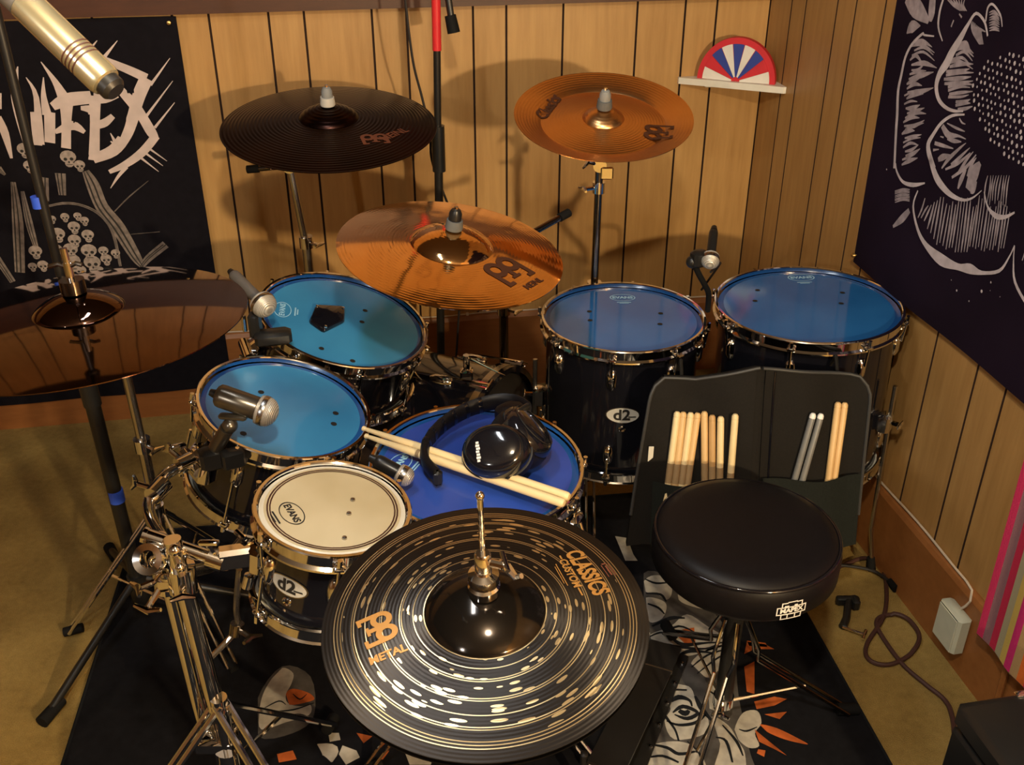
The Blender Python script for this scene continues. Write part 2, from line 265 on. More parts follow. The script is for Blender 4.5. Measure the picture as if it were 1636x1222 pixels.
HATCH=[[(820,1220,3.8),(855,1231,9.7),(895,1226,1.5)],[(816,1213,3.8),(859,1224,7.0),(907,1217,1.4)],[(833,1207,3.8),(866,1220,6.3),(905,1212,1.5)],[(828,1196,3.8),(867,1211,5.7),(913,1202,1.4)],[(824,1185,3.8),(844,1199,8.9),(875,1186,1.5)],[(833,1177,3.8),(878,1190,11.2),(926,1190,1.4)],[(837,1167,3.8),(862,1173,6.9),(882,1192,1.5)],[(833,1157,3.9),(862,1169,8.2),(891,1177,1.5)],[(833,1147,3.9),(876,1164,12.2),(918,1180,1.5)],[(829,1135,3.9),(853,1150,12.7),(878,1161,1.5)],[(833,1126,3.9),(858,1142,9.7),(887,1145,1.5)],[(838,1120,3.9),(885,1132,11.3),(929,1150,1.5)],[(828,1110,3.9),(868,1130,5.7),(909,1141,1.5)],[(839,1106,3.9),(867,1123,12.8),(898,1130,1.5)],[(834,1093,3.9),(857,1105,5.6),(882,1110,1.5)],[(843,1086,3.9),(870,1093,12.1),(894,1106,1.5)],[(852,1077,3.9),(883,1090,9.3),(912,1104,1.5)],[(848,1066,3.9),(883,1086,9.2),(922,1094,1.5)],[(844,1055,3.9),(871,1073,9.4),(902,1080,1.5)],[(850,1049,3.9),(888,1059,10.1),(921,1080,1.5)],[(857,1043,3.9),(889,1060,8.1),(921,1074,1.5)],[(847,1030,4.0),(869,1044,13.0),(894,1050,1.5)],[(862,1025,3.9),(892,1037,7.8),(921,1049,1.5)],[(859,1014,4.0),(888,1031,5.6),(920,1042,1.5)],[(862,1004,4.0),(887,1021,7.3),(917,1025,1.5)],[(873,998,4.0),(897,1009,8.0),(918,1026,1.5)],[(878,990,3.9),(904,1002,10.5),(927,1020,1.5)],[(868,978,4.0),(892,991,7.0),(915,1007,1.5)],[(870,967,4.0),(898,985,10.5),(925,999,1.5)],[(984,1248,5.5),(1005,1255,9.0),(1023,1246,1.7)],[(983,1241,5.5),(1006,1248,6.9),(1037,1241,1.7)],[(970,1232,5.6),(999,1245,9.5),(1040,1235,1.7)],[(981,1226,5.5),(1006,1238,5.9),(1039,1227,1.7)],[(969,1215,5.6),(1003,1226,6.3),(1035,1218,1.7)],[(955,1205,5.6),(997,1218,6.4),(1046,1213,1.7)],[(968,1201,5.6),(1004,1214,9.8),(1044,1222,1.7)],[(960,1190,5.7),(1004,1200,8.9),(1035,1211,1.7)],[(962,1183,5.7),(1005,1197,7.1),(1051,1207,1.7)],[(958,1174,5.7),(1006,1186,9.6),(1046,1198,1.7)],[(963,1166,5.7),(1010,1178,7.8),(1055,1192,1.7)],[(977,1162,5.6),(1015,1178,9.2),(1057,1185,1.7)],[(980,1156,5.6),(1018,1172,5.1),(1050,1178,1.7)],[(986,1150,5.6),(1024,1162,7.4),(1061,1173,1.7)],[(985,1144,5.6),(1026,1154,5.5),(1051,1164,1.7)],[(1013,1141,5.6),(1041,1148,7.5),(1059,1157,1.7)],[(1015,1134,5.6),(1041,1145,8.0),(1062,1150,1.7)],[(1025,1129,5.5),(1049,1136,7.8),(1071,1146,1.7)],[(1037,1114,2.8),(1048,1108,4.1),(1061,1108,1.7)],[(986,1085,10.8),(1013,1073,14.9),(1045,1080,5.6),(1073,1081,2.0)],[(1000,1094,2.1),(1035,1093,5.6),(1064,1094,2.1)],[(1012,1064,2.9),(1036,1067,9.1),(1060,1072,2.1)],[(973,1045,8.1),(1003,1048,7.9),(1039,1052,2.1)],[(987,1063,2.2),(999,1064,3.6)],[(973,1030,5.9),(992,1037,2.2)],[(1037,1038,2.1),(1011,1026,14.4),(997,1016,8.8)],[(1076,1074,1.7),(1059,1058,6.2),(1031,1028,9.3),(1015,1003,3.6)],[(1092,1069,1.7),(1072,1048,6.9),(1045,1018,10.6)],[(1106,1065,1.7),(1089,1042,7.5),(1076,1013,10.4)],[(1120,1057,1.7),(1109,1038,8.1),(1105,1014,6.8)],[(1007,1298,2.0),(1018,1280,4.6),(1049,1261,1.6)],[(1012,1297,2.0),(1021,1281,4.6),(1050,1261,1.6)],[(1017,1296,2.0),(1024,1281,4.6),(1051,1261,1.6)],[(1022,1295,2.0),(1026,1281,4.6),(1053,1261,1.6)],[(1027,1293,2.0),(1029,1282,4.6),(1054,1261,1.6)],[(1032,1292,2.0),(1031,1282,4.6),(1055,1262,1.6)],[(1037,1291,2.0),(1034,1283,4.6),(1056,1262,1.6)],[(1042,1290,2.0),(1036,1283,4.6),(1058,1262,1.6)],[(1047,1289,1.9),(1039,1284,4.6),(1059,1262,1.6)],[(1051,1288,1.9),(1041,1284,4.6),(1060,1263,1.6)],[(1056,1287,1.9),(1044,1285,4.6),(1061,1263,1.6)],[(1061,1286,1.9),(1046,1285,4.5),(1063,1263,1.6)],[(1060,1321,1.6),(1075,1326,4.4),(1095,1320,1.6)],[(1062,1317,1.6),(1077,1322,4.4),(1096,1316,1.6)],[(1064,1312,1.6),(1079,1317,4.4),(1098,1313,1.6)],[(1065,1308,1.6),(1081,1313,4.4),(1099,1309,1.6)],[(1067,1303,1.6),(1082,1308,4.4),(1101,1306,1.6)],[(1069,1299,1.6),(1084,1304,4.4),(1102,1302,1.6)],[(1071,1294,1.6),(1086,1299,4.4),(1103,1298,1.6)],[(1073,1290,1.6),(1088,1295,4.4),(1105,1295,1.6)],[(911,1324,2.1),(939,1315,4.8),(965,1309,1.4)],[(921,1325,2.1),(944,1316,4.8),(969,1310,1.4)],[(931,1327,2.1),(950,1317,4.8),(972,1310,1.4)],[(941,1328,2.1),(955,1318,4.8),(976,1311,1.3)],[(951,1330,2.0),(961,1318,4.8),(979,1311,1.3)],[(961,1331,2.0),(966,1319,4.7),(983,1312,1.3)],[(971,1332,2.0),(971,1320,4.7),(986,1312,1.3)],[(766,1305,23.0),(810,1290,41.3),(865,1272,11.0)],[(862,1319,21.7),(869,1289,21.8),(872,1273,7.3)],[(792,1235,2.3),(808,1252,26.6),(838,1259,2.2)],[(949,1289,3.5),(945,1275,4.2)],[(963,1303,3.4),(974,1298,4.1)],[(981,927,2.3),(978,901,5.3),(971,879,3.0)],[(998,916,2.3),(990,902,5.3),(982,882,3.0)],[(1008,921,2.3),(1002,902,5.5),(995,880,2.9)],[(1016,930,2.3),(1015,900,6.7),(1012,868,2.9)],[(1025,937,2.3),(1025,903,5.6),(1026,864,2.9)],[(1033,947,2.3),(1037,903,6.6),(1041,856,2.9)],[(1043,950,2.2),(1050,900,5.3),(1055,848,2.9)],[(1058,941,2.2),(1060,903,5.1),(1064,856,2.8)],[(1069,941,2.2),(1073,900,4.5),(1076,854,2.8)],[(1076,952,2.2),(1084,900,6.9),(1089,851,2.8)],[(1088,949,2.2),(1093,907,6.8),(1098,858,2.8)],[(1095,960,2.2),(1101,914,5.7),(1107,862,2.8)],[(1102,969,2.1),(1112,915,3.3),(1121,857,2.7)],[(1113,968,2.1),(1121,918,3.4),(1130,861,2.7)],[(1121,975,2.1),(1132,918,7.0),(1140,864,2.7)],[(1132,974,2.1),(1142,919,6.8),(1149,869,2.7)],[(1146,965,2.1),(1152,922,6.0),(1158,872,2.7)],[(1155,971,2.1),(1158,933,5.6),(1163,886,2.7)],[(1157,992,2.1),(1166,939,6.3),(1173,889,2.6)],[(1168,989,2.0),(1175,941,3.5),(1183,889,2.6)],[(1178,988,2.0),(1184,946,3.3),(1191,896,2.6)],[(1191,981,2.0),(1197,938,6.4),(1202,893,2.6)],[(1200,984,2.0),(1207,938,4.0),(1212,895,2.6)],[(1212,979,2.0),(1215,944,4.6),(1218,904,2.5)],[(1217,990,2.0),(1223,947,4.4),(1228,904,2.5)],[(1222,1003,2.0),(1231,954,5.0),(1237,908,2.5)],[(1230,1004,1.9),(1237,962,5.9),(1242,919,2.5)],[(1241,1002,1.9),(1248,959,5.9),(1255,911,2.5)],[(1250,1002,1.9),(1256,963,4.8),(1261,921,2.5)],[(1262,995,1.9),(1265,963,3.5),(1269,924,2.4)],[(1169,1036,1.5),(1169,1012,4.5),(1179,978,1.5)],[(1178,1039,1.5),(1184,1016,4.5),(1186,985,1.5)],[(1186,1042,1.5),(1189,1018,4.5),(1195,985,1.5)],[(1195,1044,1.5),(1195,1020,4.5),(1201,996,1.5)],[(1203,1047,1.5),(1203,1023,4.4),(1211,993,1.5)],[(1211,1050,1.5),(1213,1026,4.4),(1217,1002,1.5)],[(1219,1052,1.4),(1223,1029,4.4),(1230,992,1.5)],[(1227,1055,1.4),(1229,1031,4.3),(1237,999,1.5)],[(1235,1057,1.4),(1237,1034,4.3),(1246,999,1.4)],[(863,904,1.9),(894,919,3.7),(920,926,1.8)],[(864,901,1.9),(895,916,3.7),(921,922,1.8)],[(865,898,1.9),(896,913,3.7),(922,919,1.8)],[(867,894,1.9),(897,909,3.7),(923,915,1.8)],[(868,891,1.9),(899,906,3.7),(925,912,1.8)],[(869,887,1.9),(900,902,3.7),(926,909,1.8)],[(870,884,1.9),(901,899,3.7),(927,905,1.8)],[(872,880,1.9),(902,896,3.7),(928,902,1.8)],[(1097,1060,2.6),(1065,1029,7.5),(1028,1005,4.4)],[(1117,1062,2.6),(1094,1030,8.4),(1055,996,5.5)],[(1136,1051,10.2),(1124,1027,31.0),(1117,990,21.1)],[(1095,1026,5.3),(1087,1002,12.8),(1083,981,4.3)],[(1137,1014,5.2),(1134,994,11.4),(1126,987,3.1)],[(883,826,6.4),(913,856,18.6),(934,883,12.2)]]
DOTS=[(1125,1270,5.2),(1140,1272,5.6),(1158,1276,5.4),(1178,1280,7.1),(1194,1282,5.6),(1213,1285,5.8),(1101,1255,7.2),(1119,1259,7.4),(1136,1264,5.3),(1156,1266,7.2),(1173,1271,5.0),(1187,1274,6.3),(1208,1276,5.0),(1223,1280,5.4),(1239,1284,4.5),(1096,1247,5.8),(1114,1250,4.7),(1130,1254,6.0),(1147,1257,7.2),(1166,1260,4.9),(1182,1263,4.8),(1202,1267,4.7),(1219,1271,6.4),(1234,1275,6.0),(1090,1236,5.6),(1109,1240,6.7),(1125,1245,6.1),(1142,1247,6.5),(1161,1252,6.3),(1178,1256,6.9),(1195,1259,6.9),(1209,1262,6.3),(1228,1265,6.0),(1243,1269,4.7),(1080,1226,7.1),(1101,1230,5.8),(1118,1235,7.2),(1135,1238,5.4),(1156,1243,5.5),(1172,1245,6.6),(1189,1248,4.8),(1205,1253,4.7),(1224,1256,4.8),(1237,1259,6.2),(1078,1217,6.6),(1093,1221,5.4),(1113,1225,5.3),(1130,1228,4.8),(1151,1232,7.3),(1166,1236,6.2),(1185,1239,6.4),(1200,1242,5.7),(1218,1246,4.4),(1235,1250,5.6),(1250,1254,4.8),(1069,1208,6.4),(1089,1212,6.5),(1110,1215,5.2),(1127,1219,4.9),(1142,1224,4.9),(1162,1226,5.5),(1181,1230,4.9),(1197,1234,7.0),(1214,1237,5.3),(1231,1241,6.6),(1245,1244,5.6),(1060,1198,5.2),(1080,1202,6.4),(1102,1205,6.0),(1120,1210,6.1),(1139,1214,5.2),(1158,1217,5.6),(1172,1221,6.2),(1188,1226,5.1),(1208,1230,5.7),(1222,1233,4.8),(1239,1237,4.4),(1254,1240,5.6),(1053,1188,6.3),(1076,1190,5.1),(1094,1196,4.9),(1116,1201,5.1),(1131,1204,6.5),(1148,1208,4.8),(1168,1212,6.8),(1185,1214,5.4),(1200,1220,6.7),(1219,1223,4.7),(1236,1226,5.9),(1248,1231,4.6),(1067,1182,5.1),(1090,1184,5.5),(1110,1190,7.1),(1129,1193,4.9),(1143,1197,7.4),(1159,1202,7.0),(1177,1206,5.5),(1198,1209,5.0),(1214,1213,6.7),(1230,1216,5.4),(1245,1222,6.4),(1261,1225,4.7),(1064,1171,7.1),(1082,1175,5.4),(1102,1181,6.2),(1121,1184,5.1),(1137,1187,6.6),(1158,1192,5.9),(1176,1196,5.5),(1190,1201,5.6),(1210,1206,6.0),(1222,1209,6.2),(1239,1213,4.8),(1258,1216,4.3),(1075,1163,5.6),(1095,1170,7.2),(1115,1173,6.4),(1130,1179,5.0),(1151,1184,4.8),(1170,1188,7.1),(1183,1190,5.2),(1204,1195,6.3),(1221,1198,5.4),(1236,1203,4.7),(1254,1207,6.5),(1266,1210,5.5),(1070,1156,6.0),(1088,1160,6.6),(1109,1164,6.8),(1126,1169,5.8),(1147,1173,5.9),(1160,1177,5.1),(1182,1181,7.0),(1199,1185,7.1),(1214,1189,7.0),(1233,1192,5.7),(1248,1198,7.0),(1265,1202,6.7),(1080,1149,7.1),(1100,1153,6.8),(1118,1157,5.6),(1138,1163,6.9),(1157,1168,5.0),(1173,1171,4.9),(1190,1174,6.5),(1211,1179,6.9),(1224,1184,5.3),(1241,1188,5.8),(1258,1191,5.1),(1274,1195,6.4),(1074,1139,7.4),(1092,1143,6.5),(1114,1149,5.0),(1131,1151,6.2),(1153,1157,7.5),(1165,1161,4.7),(1185,1166,4.8),(1203,1171,5.4),(1219,1173,5.6),(1235,1179,5.6),(1254,1182,6.8),(1270,1187,4.7),(1091,1132,6.5),(1110,1138,5.7),(1124,1143,6.7),(1147,1146,6.1),(1164,1150,7.0),(1181,1156,6.1),(1195,1160,6.5),(1217,1165,5.6),(1230,1169,6.6),(1248,1172,4.8),(1263,1177,5.4),(1282,1180,6.7),(1082,1123,6.7),(1102,1127,5.8),(1122,1131,5.2),(1139,1137,6.3),(1159,1140,6.6),(1173,1144,5.2),(1192,1149,5.5),(1208,1153,7.2),(1225,1159,5.3),(1240,1163,7.1),(1257,1168,4.9),(1273,1171,6.3),(1097,1116,7.4),(1111,1121,7.8),(1130,1126,6.3),(1150,1130,4.9),(1168,1134,5.1),(1188,1142,7.4),(1205,1145,5.0),(1219,1148,5.0),(1236,1152,6.8),(1252,1156,5.8),(1269,1163,5.4),(1288,1167,4.6),(1105,1111,6.0),(1128,1117,5.4),(1148,1120,7.6),(1162,1125,7.5),(1181,1129,5.6),(1196,1134,6.7),(1217,1139,5.8),(1232,1144,6.0),(1250,1149,6.0),(1267,1152,4.9),(1284,1157,4.8),(1119,1105,5.1),(1142,1111,7.4),(1155,1116,7.3),(1177,1119,6.7),(1193,1124,4.9),(1210,1130,5.0),(1227,1135,5.9),(1243,1139,5.4),(1261,1142,6.9),(1278,1147,5.1),(1294,1153,4.6),(1133,1099,5.9),(1152,1105,7.6),(1169,1110,6.3),(1190,1114,6.2),(1204,1119,4.8),(1222,1123,6.7),(1237,1127,5.6),(1257,1134,5.0),(1272,1137,5.5),(1289,1142,5.3),(1144,1094,6.0),(1163,1099,7.3),(1182,1105,5.4),(1198,1109,5.1),(1214,1114,5.4),(1231,1118,7.1),(1250,1123,6.7),(1268,1127,5.6),(1283,1134,6.7),(1297,1137,6.6),(1156,1089,7.2),(1176,1095,4.8),(1192,1100,7.1),(1209,1104,5.7),(1228,1109,6.3),(1245,1114,4.8),(1264,1118,4.7),(1277,1122,7.0),(1290,1128,5.6),(1170,1082,7.2),(1187,1088,6.4),(1207,1095,5.8),(1220,1097,4.7),(1242,1104,6.1),(1254,1108,5.8),(1274,1113,5.2),(1291,1118,5.8),(1302,1122,6.7),(1198,1082,6.5),(1217,1087,7.2),(1236,1093,5.1),(1248,1098,5.4),(1266,1102,5.0),(1285,1107,4.7)]
SPECK=[(1156,786,5.0),(1235,819,7.3),(1257,848,4.6),(1203,783,3.8),(1295,834,2.5),(813,939,4.5),(1131,799,2.8),(1261,832,2.0)]
TC=[1300]
RUGG=[[(327,1971),(392,1955),(473,1837),(501,1727),(484,1567),(478,1430),(459,1355),(249,1355),(292,1510),(336,1614),(307,1714),(312,1837)],[(-542,1563),(-508,1655),(-440,1624),(-414,1515),(-449,1468),(-519,1459)]]
RUGW=[[(324,1940),(352,1963),(390,1948),(386,1895),(370,1873),(348,1895),(324,1902)],[(322,1880),(356,1873),(368,1851),(352,1808),(322,1795),(319,1837)],[(400,1891),(432,1887),(473,1851),(463,1837),(417,1855),(400,1873)],[(317,1754),(368,1781),(412,1822),(454,1781),(494,1740),(496,1727),(440,1701),(373,1682),(338,1701),(318,1727)],[(397,1663),(442,1708),(495,1721),(482,1676),(437,1626),(419,1626)],[(335,1608),(361,1602),(386,1590),(392,1544),(408,1510),(397,1467),(331,1451),(317,1499),(334,1533),(321,1567)],[(306,1550),(317,1555),(305,1477),(275,1440),(260,1414),(276,1477)],[(260,1414),(292,1440),(339,1446),(370,1430),(384,1389),(368,1364),(255,1364)],[(458,1477),(484,1521),(515,1527),(517,1494),(498,1467),(500,1435),(478,1430),(461,1451)],[(417,1510),(447,1488),(460,1446),(467,1414),(453,1364),(396,1364),(422,1440)],[(269,2119),(300,2111),(309,2043),(317,2019),(286,2019)],[(423,1596),(460,1602),(462,1567),(436,1521),(416,1533)],[(301,1781),(318,1760),(309,1727),(289,1721)],[(-507,1650),(-480,1634),(-478,1603),(-484,1573),(-475,1548),(-447,1539),(-426,1543),(-425,1515),(-469,1496),(-516,1477),(-530,1524),(-533,1573),(-523,1619)],[(-217,1423),(-193,1436),(-156,1414),(-161,1388),(-203,1388)],[(-343,1436),(-313,1423),(-304,1406),(-329,1388),(-347,1414)],[(-377,1468),(-355,1468),(-349,1450),(-370,1445)]]
RUGO=[[(376,1754),(395,1771),(422,1777),(417,1727),(393,1724)],[(535,1734),(576,1727),(578,1714),(537,1717)],[(437,1599),(471,1614),(468,1590),(447,1584)],[(472,1844),(512,1837),(505,1826),(477,1831)],[(512,1490),(546,1480),(586,1451),(598,1438),(555,1451),(523,1471)],[(499,1477),(523,1445),(550,1410),(529,1426),(502,1445)],[(535,1731),(573,1723),(592,1707),(547,1707),(521,1692)],[(514,1552),(560,1566),(585,1559),(555,1541),(515,1531)],[(513,1653),(539,1669),(519,1573),(504,1580)],[(496,1426),(510,1423),(504,1407),(491,1416)],[(528,1517),(577,1524),(557,1504)],[(-484,1573),(-472,1588),(-439,1578),(-422,1563),(-428,1553),(-471,1543)],[(-471,1414),(-441,1423),(-429,1401),(-463,1393)],[(-319,1468),(-285,1459),(-301,1441)]]
RUGK=[[(327,1948,3.8),(353,1932,7.5),(389,1936,3.7)],[(324,1895,4.9),(358,1891,8.5),(369,1865,3.6)],[(324,1858,4.8),(347,1844,7.1),(359,1822,3.5)],[(325,1781,4.6),(372,1808,11.7),(405,1808,4.7)],[(337,1727,4.5),(377,1714,8.9),(437,1708,5.5),(473,1727,3.4)],[(363,1747,4.5),(388,1721,12.2),(445,1727,5.6),(492,1727,4.5)],[(345,1754,2.8),(387,1781,6.9),(422,1760,2.8)],[(396,1651,2.1),(438,1688,4.9),(488,1708,2.8)],[(406,1632,2.1),(455,1676,4.3),(486,1695,2.2)],[(336,1550,4.0),(356,1564,13.2),(377,1555,7.1),(380,1538,3.0)],[(337,1521,3.0),(361,1538,11.0),(389,1521,7.9),(365,1505,9.8),(340,1516,3.0)],[(351,1527,9.9),(362,1519,14.8),(372,1527,6.9)],[(321,1499,2.9),(345,1488,6.8),(380,1494,7.8),(405,1516,3.9)],[(325,1567,3.0),(341,1584,6.2),(376,1584,4.1)],[(314,1550,4.0),(319,1516,6.9),(335,1477,4.8),(339,1446,3.8)],[(271,1440,3.7),(312,1430,7.5),(334,1414,8.3),(368,1420,4.6)],[(267,1404,2.7),(301,1409,6.4),(331,1393,4.6)],[(356,1446,2.4),(376,1414,4.6),(377,1374,2.7)],[(416,1456,2.9),(435,1446,6.6),(438,1393,3.7)],[(435,1488,2.9),(456,1446,6.6),(462,1409,2.8)],[(467,1477,2.4),(482,1472,4.8),(506,1483,1.9)],[(421,1584,3.1),(444,1567,6.1),(458,1596,2.1)],[(391,1567,5.1),(399,1533,11.9),(415,1499,4.9)],[(316,1747,3.4),(341,1760,5.7),(364,1754,2.3)],[(374,1688,5.5),(403,1701,11.0),(449,1695,4.4)],[(-521,1534,1.7),(-495,1553,3.5),(-478,1543,1.3)],[(-504,1524,2.1),(-460,1529,4.3),(-419,1548,1.7)],[(-472,1515,2.5),(-443,1515,5.9),(-419,1505,2.5)],[(-469,1573,1.7),(-451,1558,3.5),(-439,1573,1.3)]]
class B:
    def __init__(s): s.v = []; s.f = []
    def add(s, vs, fs, M=None):
        o = len(s.v)
        s.v += [tuple(M @ V(v)) if M else tuple(v) for v in vs]
        s.f += [tuple(i + o for i in f) for f in fs]; return s
    def lathe(s, prof, n=48, M=None, a0=0.0, a1=None):
        full = a1 is None
        if full: a1 = a0 + 2 * math.pi
        k = n if full else n + 1
        vs = []
        for i in range(k):
            a = a0 + (a1 - a0) * i / n
            c, sn = math.cos(a), math.sin(a)
            vs += [(r * c, r * sn, z) for r, z in prof]
        p = len(prof); fs = []
        for i in range(n):
            j = (i + 1) % k
            for q in range(p - 1):
                a, b, c2, d = i * p + q, j * p + q, j * p + q + 1, i * p + q + 1
                f = [a]
                for t in (b, c2, d):
                    if vs[t] != vs[f[-1]] and vs[t] != vs[f[0]]: f.append(t)
                if len(f) > 2: fs.append(tuple(f))
        return s.add(vs, fs, M)
    def disc(s, r, z=0, n=48, M=None, sx=1.0, sy=1.0, up=True):
        vs = [(0, 0, z)] + [(r * sx * math.cos(2 * math.pi * i / n), r * sy * math.sin(2 * math.pi * i / n), z) for i in range(n)]
        fs = [(0, 1 + i, 1 + (i + 1) % n) if up else (0, 1 + (i + 1) % n, 1 + i) for i in range(n)]
        return s.add(vs, fs, M)
    def tube(s, pts, r, n=10, caps=True):
        pts = [V(p) for p in pts]; m = len(pts)
        rs = r if isinstance(r, (list, tuple)) else [r] * m
        vs = []; prev = None
        for i, p in enumerate(pts):
            t = (pts[min(i + 1, m - 1)] - pts[max(i - 1, 0)]).normalized()
            if prev is None:
                u = t.orthogonal().normalized()
            else:
                u = (prev - t * prev.dot(t))
                u = u.normalized() if u.length > 1e-6 else t.orthogonal().normalized()
            prev = u; w = t.cross(u)
            for k in range(n):
                a = 2 * math.pi * k / n
                vs.append(p + (u * math.cos(a) + w * math.sin(a)) * rs[i])
        fs = []
        for i in range(m - 1):
            for k in range(n):
                k2 = (k + 1) % n
                fs.append((i * n + k, i * n + k2, (i + 1) * n + k2, (i + 1) * n + k))
        if caps:
            fs.append(tuple(reversed(range(n)))); fs.append(tuple(range((m - 1) * n, m * n)))
        return s.add(vs, fs)
    def box(s, c, size, M=None, bev=0.0):
        x, y, z = (q / 2 for q in size); b = min(bev, x * .9, y * .9, z * .9)
        C = V(c)
        if b <= 0:
            vs = [C + V((i * x, j * y, k * z)) for i in (-1, 1) for j in (-1, 1) for k in (-1, 1)]
            fs = [(0, 1, 3, 2), (4, 6, 7, 5), (0, 4, 5, 1), (2, 3, 7, 6), (0, 2, 6, 4), (1, 5, 7, 3)]
            return s.add(vs, fs, M)
        L = [(-z, x - b, y - b), (-z + b, x, y), (z - b, x, y), (z, x - b, y - b)]
        vs = []
        for zz, xx, yy in L:
            vs += [C + V(q) for q in ((-xx, -yy + b, zz), (-xx + b, -yy, zz), (xx - b, -yy, zz), (xx, -yy + b, zz), (xx, yy - b, zz), (xx - b, yy, zz), (-xx + b, yy, zz), (-xx, yy - b, zz))]
        fs = [tuple(reversed(range(8))), tuple(range(24, 32))]
        for i in range(3):
            for k in range(8):
                fs.append((i * 8 + k, i * 8 + (k + 1) % 8, (i + 1) * 8 + (k + 1) % 8, (i + 1) * 8 + k))
        return s.add(vs, fs, M)
    def boxr(s, c, size, ang, bev=0.0):
        return s.box((0, 0, 0), size, trans(*c) @ rotz(ang), bev)
    def ball(s, c, r, n=16, m=10, M=None, sc=(1, 1, 1)):
        prof = [(r * math.sin(math.pi * i / m), -r * math.cos(math.pi * i / m)) for i in range(m + 1)]
        prof[0] = (0, -r); prof[-1] = (0, r)
        X = Matrix.Translation(V(c)) @ Matrix.Diagonal((*sc, 1))
        return s.lathe(prof, n, (M @ X) if M else X)
    def prism(s, poly, z0, z1, M=None):
        n = len(poly)
        vs = [(x, y, z0) for x, y in poly] + [(x, y, z1) for x, y in poly]
        fs = [tuple(reversed(range(n))), tuple(range(n, 2 * n))] + [(i, (i + 1) % n, n + (i + 1) % n, n + i) for i in range(n)]
        return s.add(vs, fs, M)

RM = {}
def thing(name, label, cat, M=None, group=None):
    o = bpy.data.objects.new(name, None); COL.objects.link(o)
    o.empty_display_size = 0.05
    M = M or Matrix.Identity(4)
    if not isinstance(M, Matrix): M = Matrix.Translation(V(M))
    o.matrix_world = M; RM[o] = M
    o['label'] = label; o['category'] = cat
    if group: o['group'] = group
    return o
def part(name, b, mat, parent=None, world=False, label=None, smooth=38, kind=None):
    vs = b.v
    if world and parent is not None:
        I = RM[parent].inverted(); vs = [tuple(I @ V(v)) for v in vs]
    me = bpy.data.meshes.new(name); me.from_pydata(vs, [], b.f); me.validate(); me.update()
    mats = mat if isinstance(mat, (list, tuple)) else [mat]
    for q in mats: me.materials.append(MATS[q])
    if smooth:
        me.shade_smooth(); me.set_sharp_from_angle(angle=math.radians(smooth))
    o = bpy.data.objects.new(name, me); COL.objects.link(o)
    if parent is not None:
        o.parent = parent; RM[o] = RM[parent]
    else: RM[o] = Matrix.Identity(4)
    if label: o['label'] = label
    if kind: o['kind'] = kind
    return o
def solo(name, b, mat, label, cat, group=None, smooth=38, M=None):
    o = part(name, b, mat, None, smooth=smooth)
    if M: o.matrix_world = M; RM[o] = M
    o['label'] = label; o['category'] = cat
    if group: o['group'] = group
    return o
def struct(name, b, mat, smooth=0):
    o = part(name, b, mat, None, smooth=smooth); o['kind'] = 'structure'; return o
def frame(c, n, xref=(1, 0, 0)):
    n = V(n).normalized(); u = V(xref) - n * V(xref).dot(n); u.normalize(); w = n.cross(u)
    M = Matrix((u, w, n)).transposed().to_4x4(); M.translation = V(c); return M
def axis_frame(p0, p1, xref=(0, 0, 1)):
    n = (V(p1) - V(p0)).normalized()
    if abs(n.dot(V(xref))) > 0.98: xref = (1, 0, 0)
    return frame(p0, n, xref)
def rotz(a): return Matrix.Rotation(a, 4, 'Z')
def trans(*p): return Matrix.Translation(V(p))

def text2d(txt, size=1.0, shear=0.0, bold=0.0):
    cu = bpy.data.curves.new('lettering', 'FONT'); cu.body = txt; cu.size = size
    cu.align_x = 'CENTER'; cu.align_y = 'CENTER'; cu.shear = shear; cu.offset = bold; cu.resolution_u = 4
    o = bpy.data.objects.new('lettering', cu); COL.objects.link(o)
    bpy.context.view_layer.update()
    me = bpy.data.meshes.new_from_object(o)
    vs = [(v.co.x, v.co.y) for v in me.vertices]; fs = [tuple(p.vertices) for p in me.polygons]
    bpy.data.objects.remove(o); bpy.data.curves.remove(cu); bpy.data.meshes.remove(me)
    return vs, fs
def ring2d(cx, cy, r0, r1, n=28, sx=1.0, sy=1.0):
    vs = []; fs = []
    for i in range(n):
        a = 2 * math.pi * i / n
        vs += [(cx + r0 * sx * math.cos(a), cy + r0 * sy * math.sin(a)), (cx + r1 * sx * math.cos(a), cy + r1 * sy * math.sin(a))]
    for i in range(n):
        j = (i + 1) % n; fs.append((2 * i, 2 * i + 1, 2 * j + 1, 2 * j))
    return vs, fs
def rect2d(x0, y0, x1, y1, nx=3):
    vs = []; fs = []
    for i in range(nx + 1):
        x = x0 + (x1 - x0) * i / nx; vs += [(x, y0), (x, y1)]
    for i in range(nx): fs.append((2 * i, 2 * i + 2, 2 * i + 3, 2 * i + 1))
    return vs, fs
def merge2d(*ps):
    vs = []; fs = []
    for v, f in ps:
        o = len(vs); vs += v; fs += [tuple(i + o for i in q) for q in f]
    return vs, fs
def mglyph():
    # rounded m-like maker's mark: two ring lobes on three serifed legs, unit about 2 wide
    return merge2d(ring2d(-0.5, 0.25, 0.26, 0.56), ring2d(0.5, 0.25, 0.26, 0.56),
                   rect2d(-1.06, -0.85, -0.78, 0.3), rect2d(-0.14, -0.6, 0.14, 0.3), rect2d(0.78, -0.85, 1.06, 0.3),
                   rect2d(-1.06, -0.95, -0.55, -0.75), rect2d(0.55, -0.95, 1.06, -0.75), rect2d(-0.3, -0.66, 0.3, -0.5))
def place2d(p, cx, cy, rot, sx, sy, zf, dz=0.0006):
    b = B(); c, s = math.cos(rot), math.sin(rot); vs = []
    for x, y in p[0]:
        x *= sx; y *= sy
        u, v = cx + x * c - y * s, cy + x * s + y * c
        vs.append((u, v, zf(u, v) + dz))
    return b.add(vs, p[1])

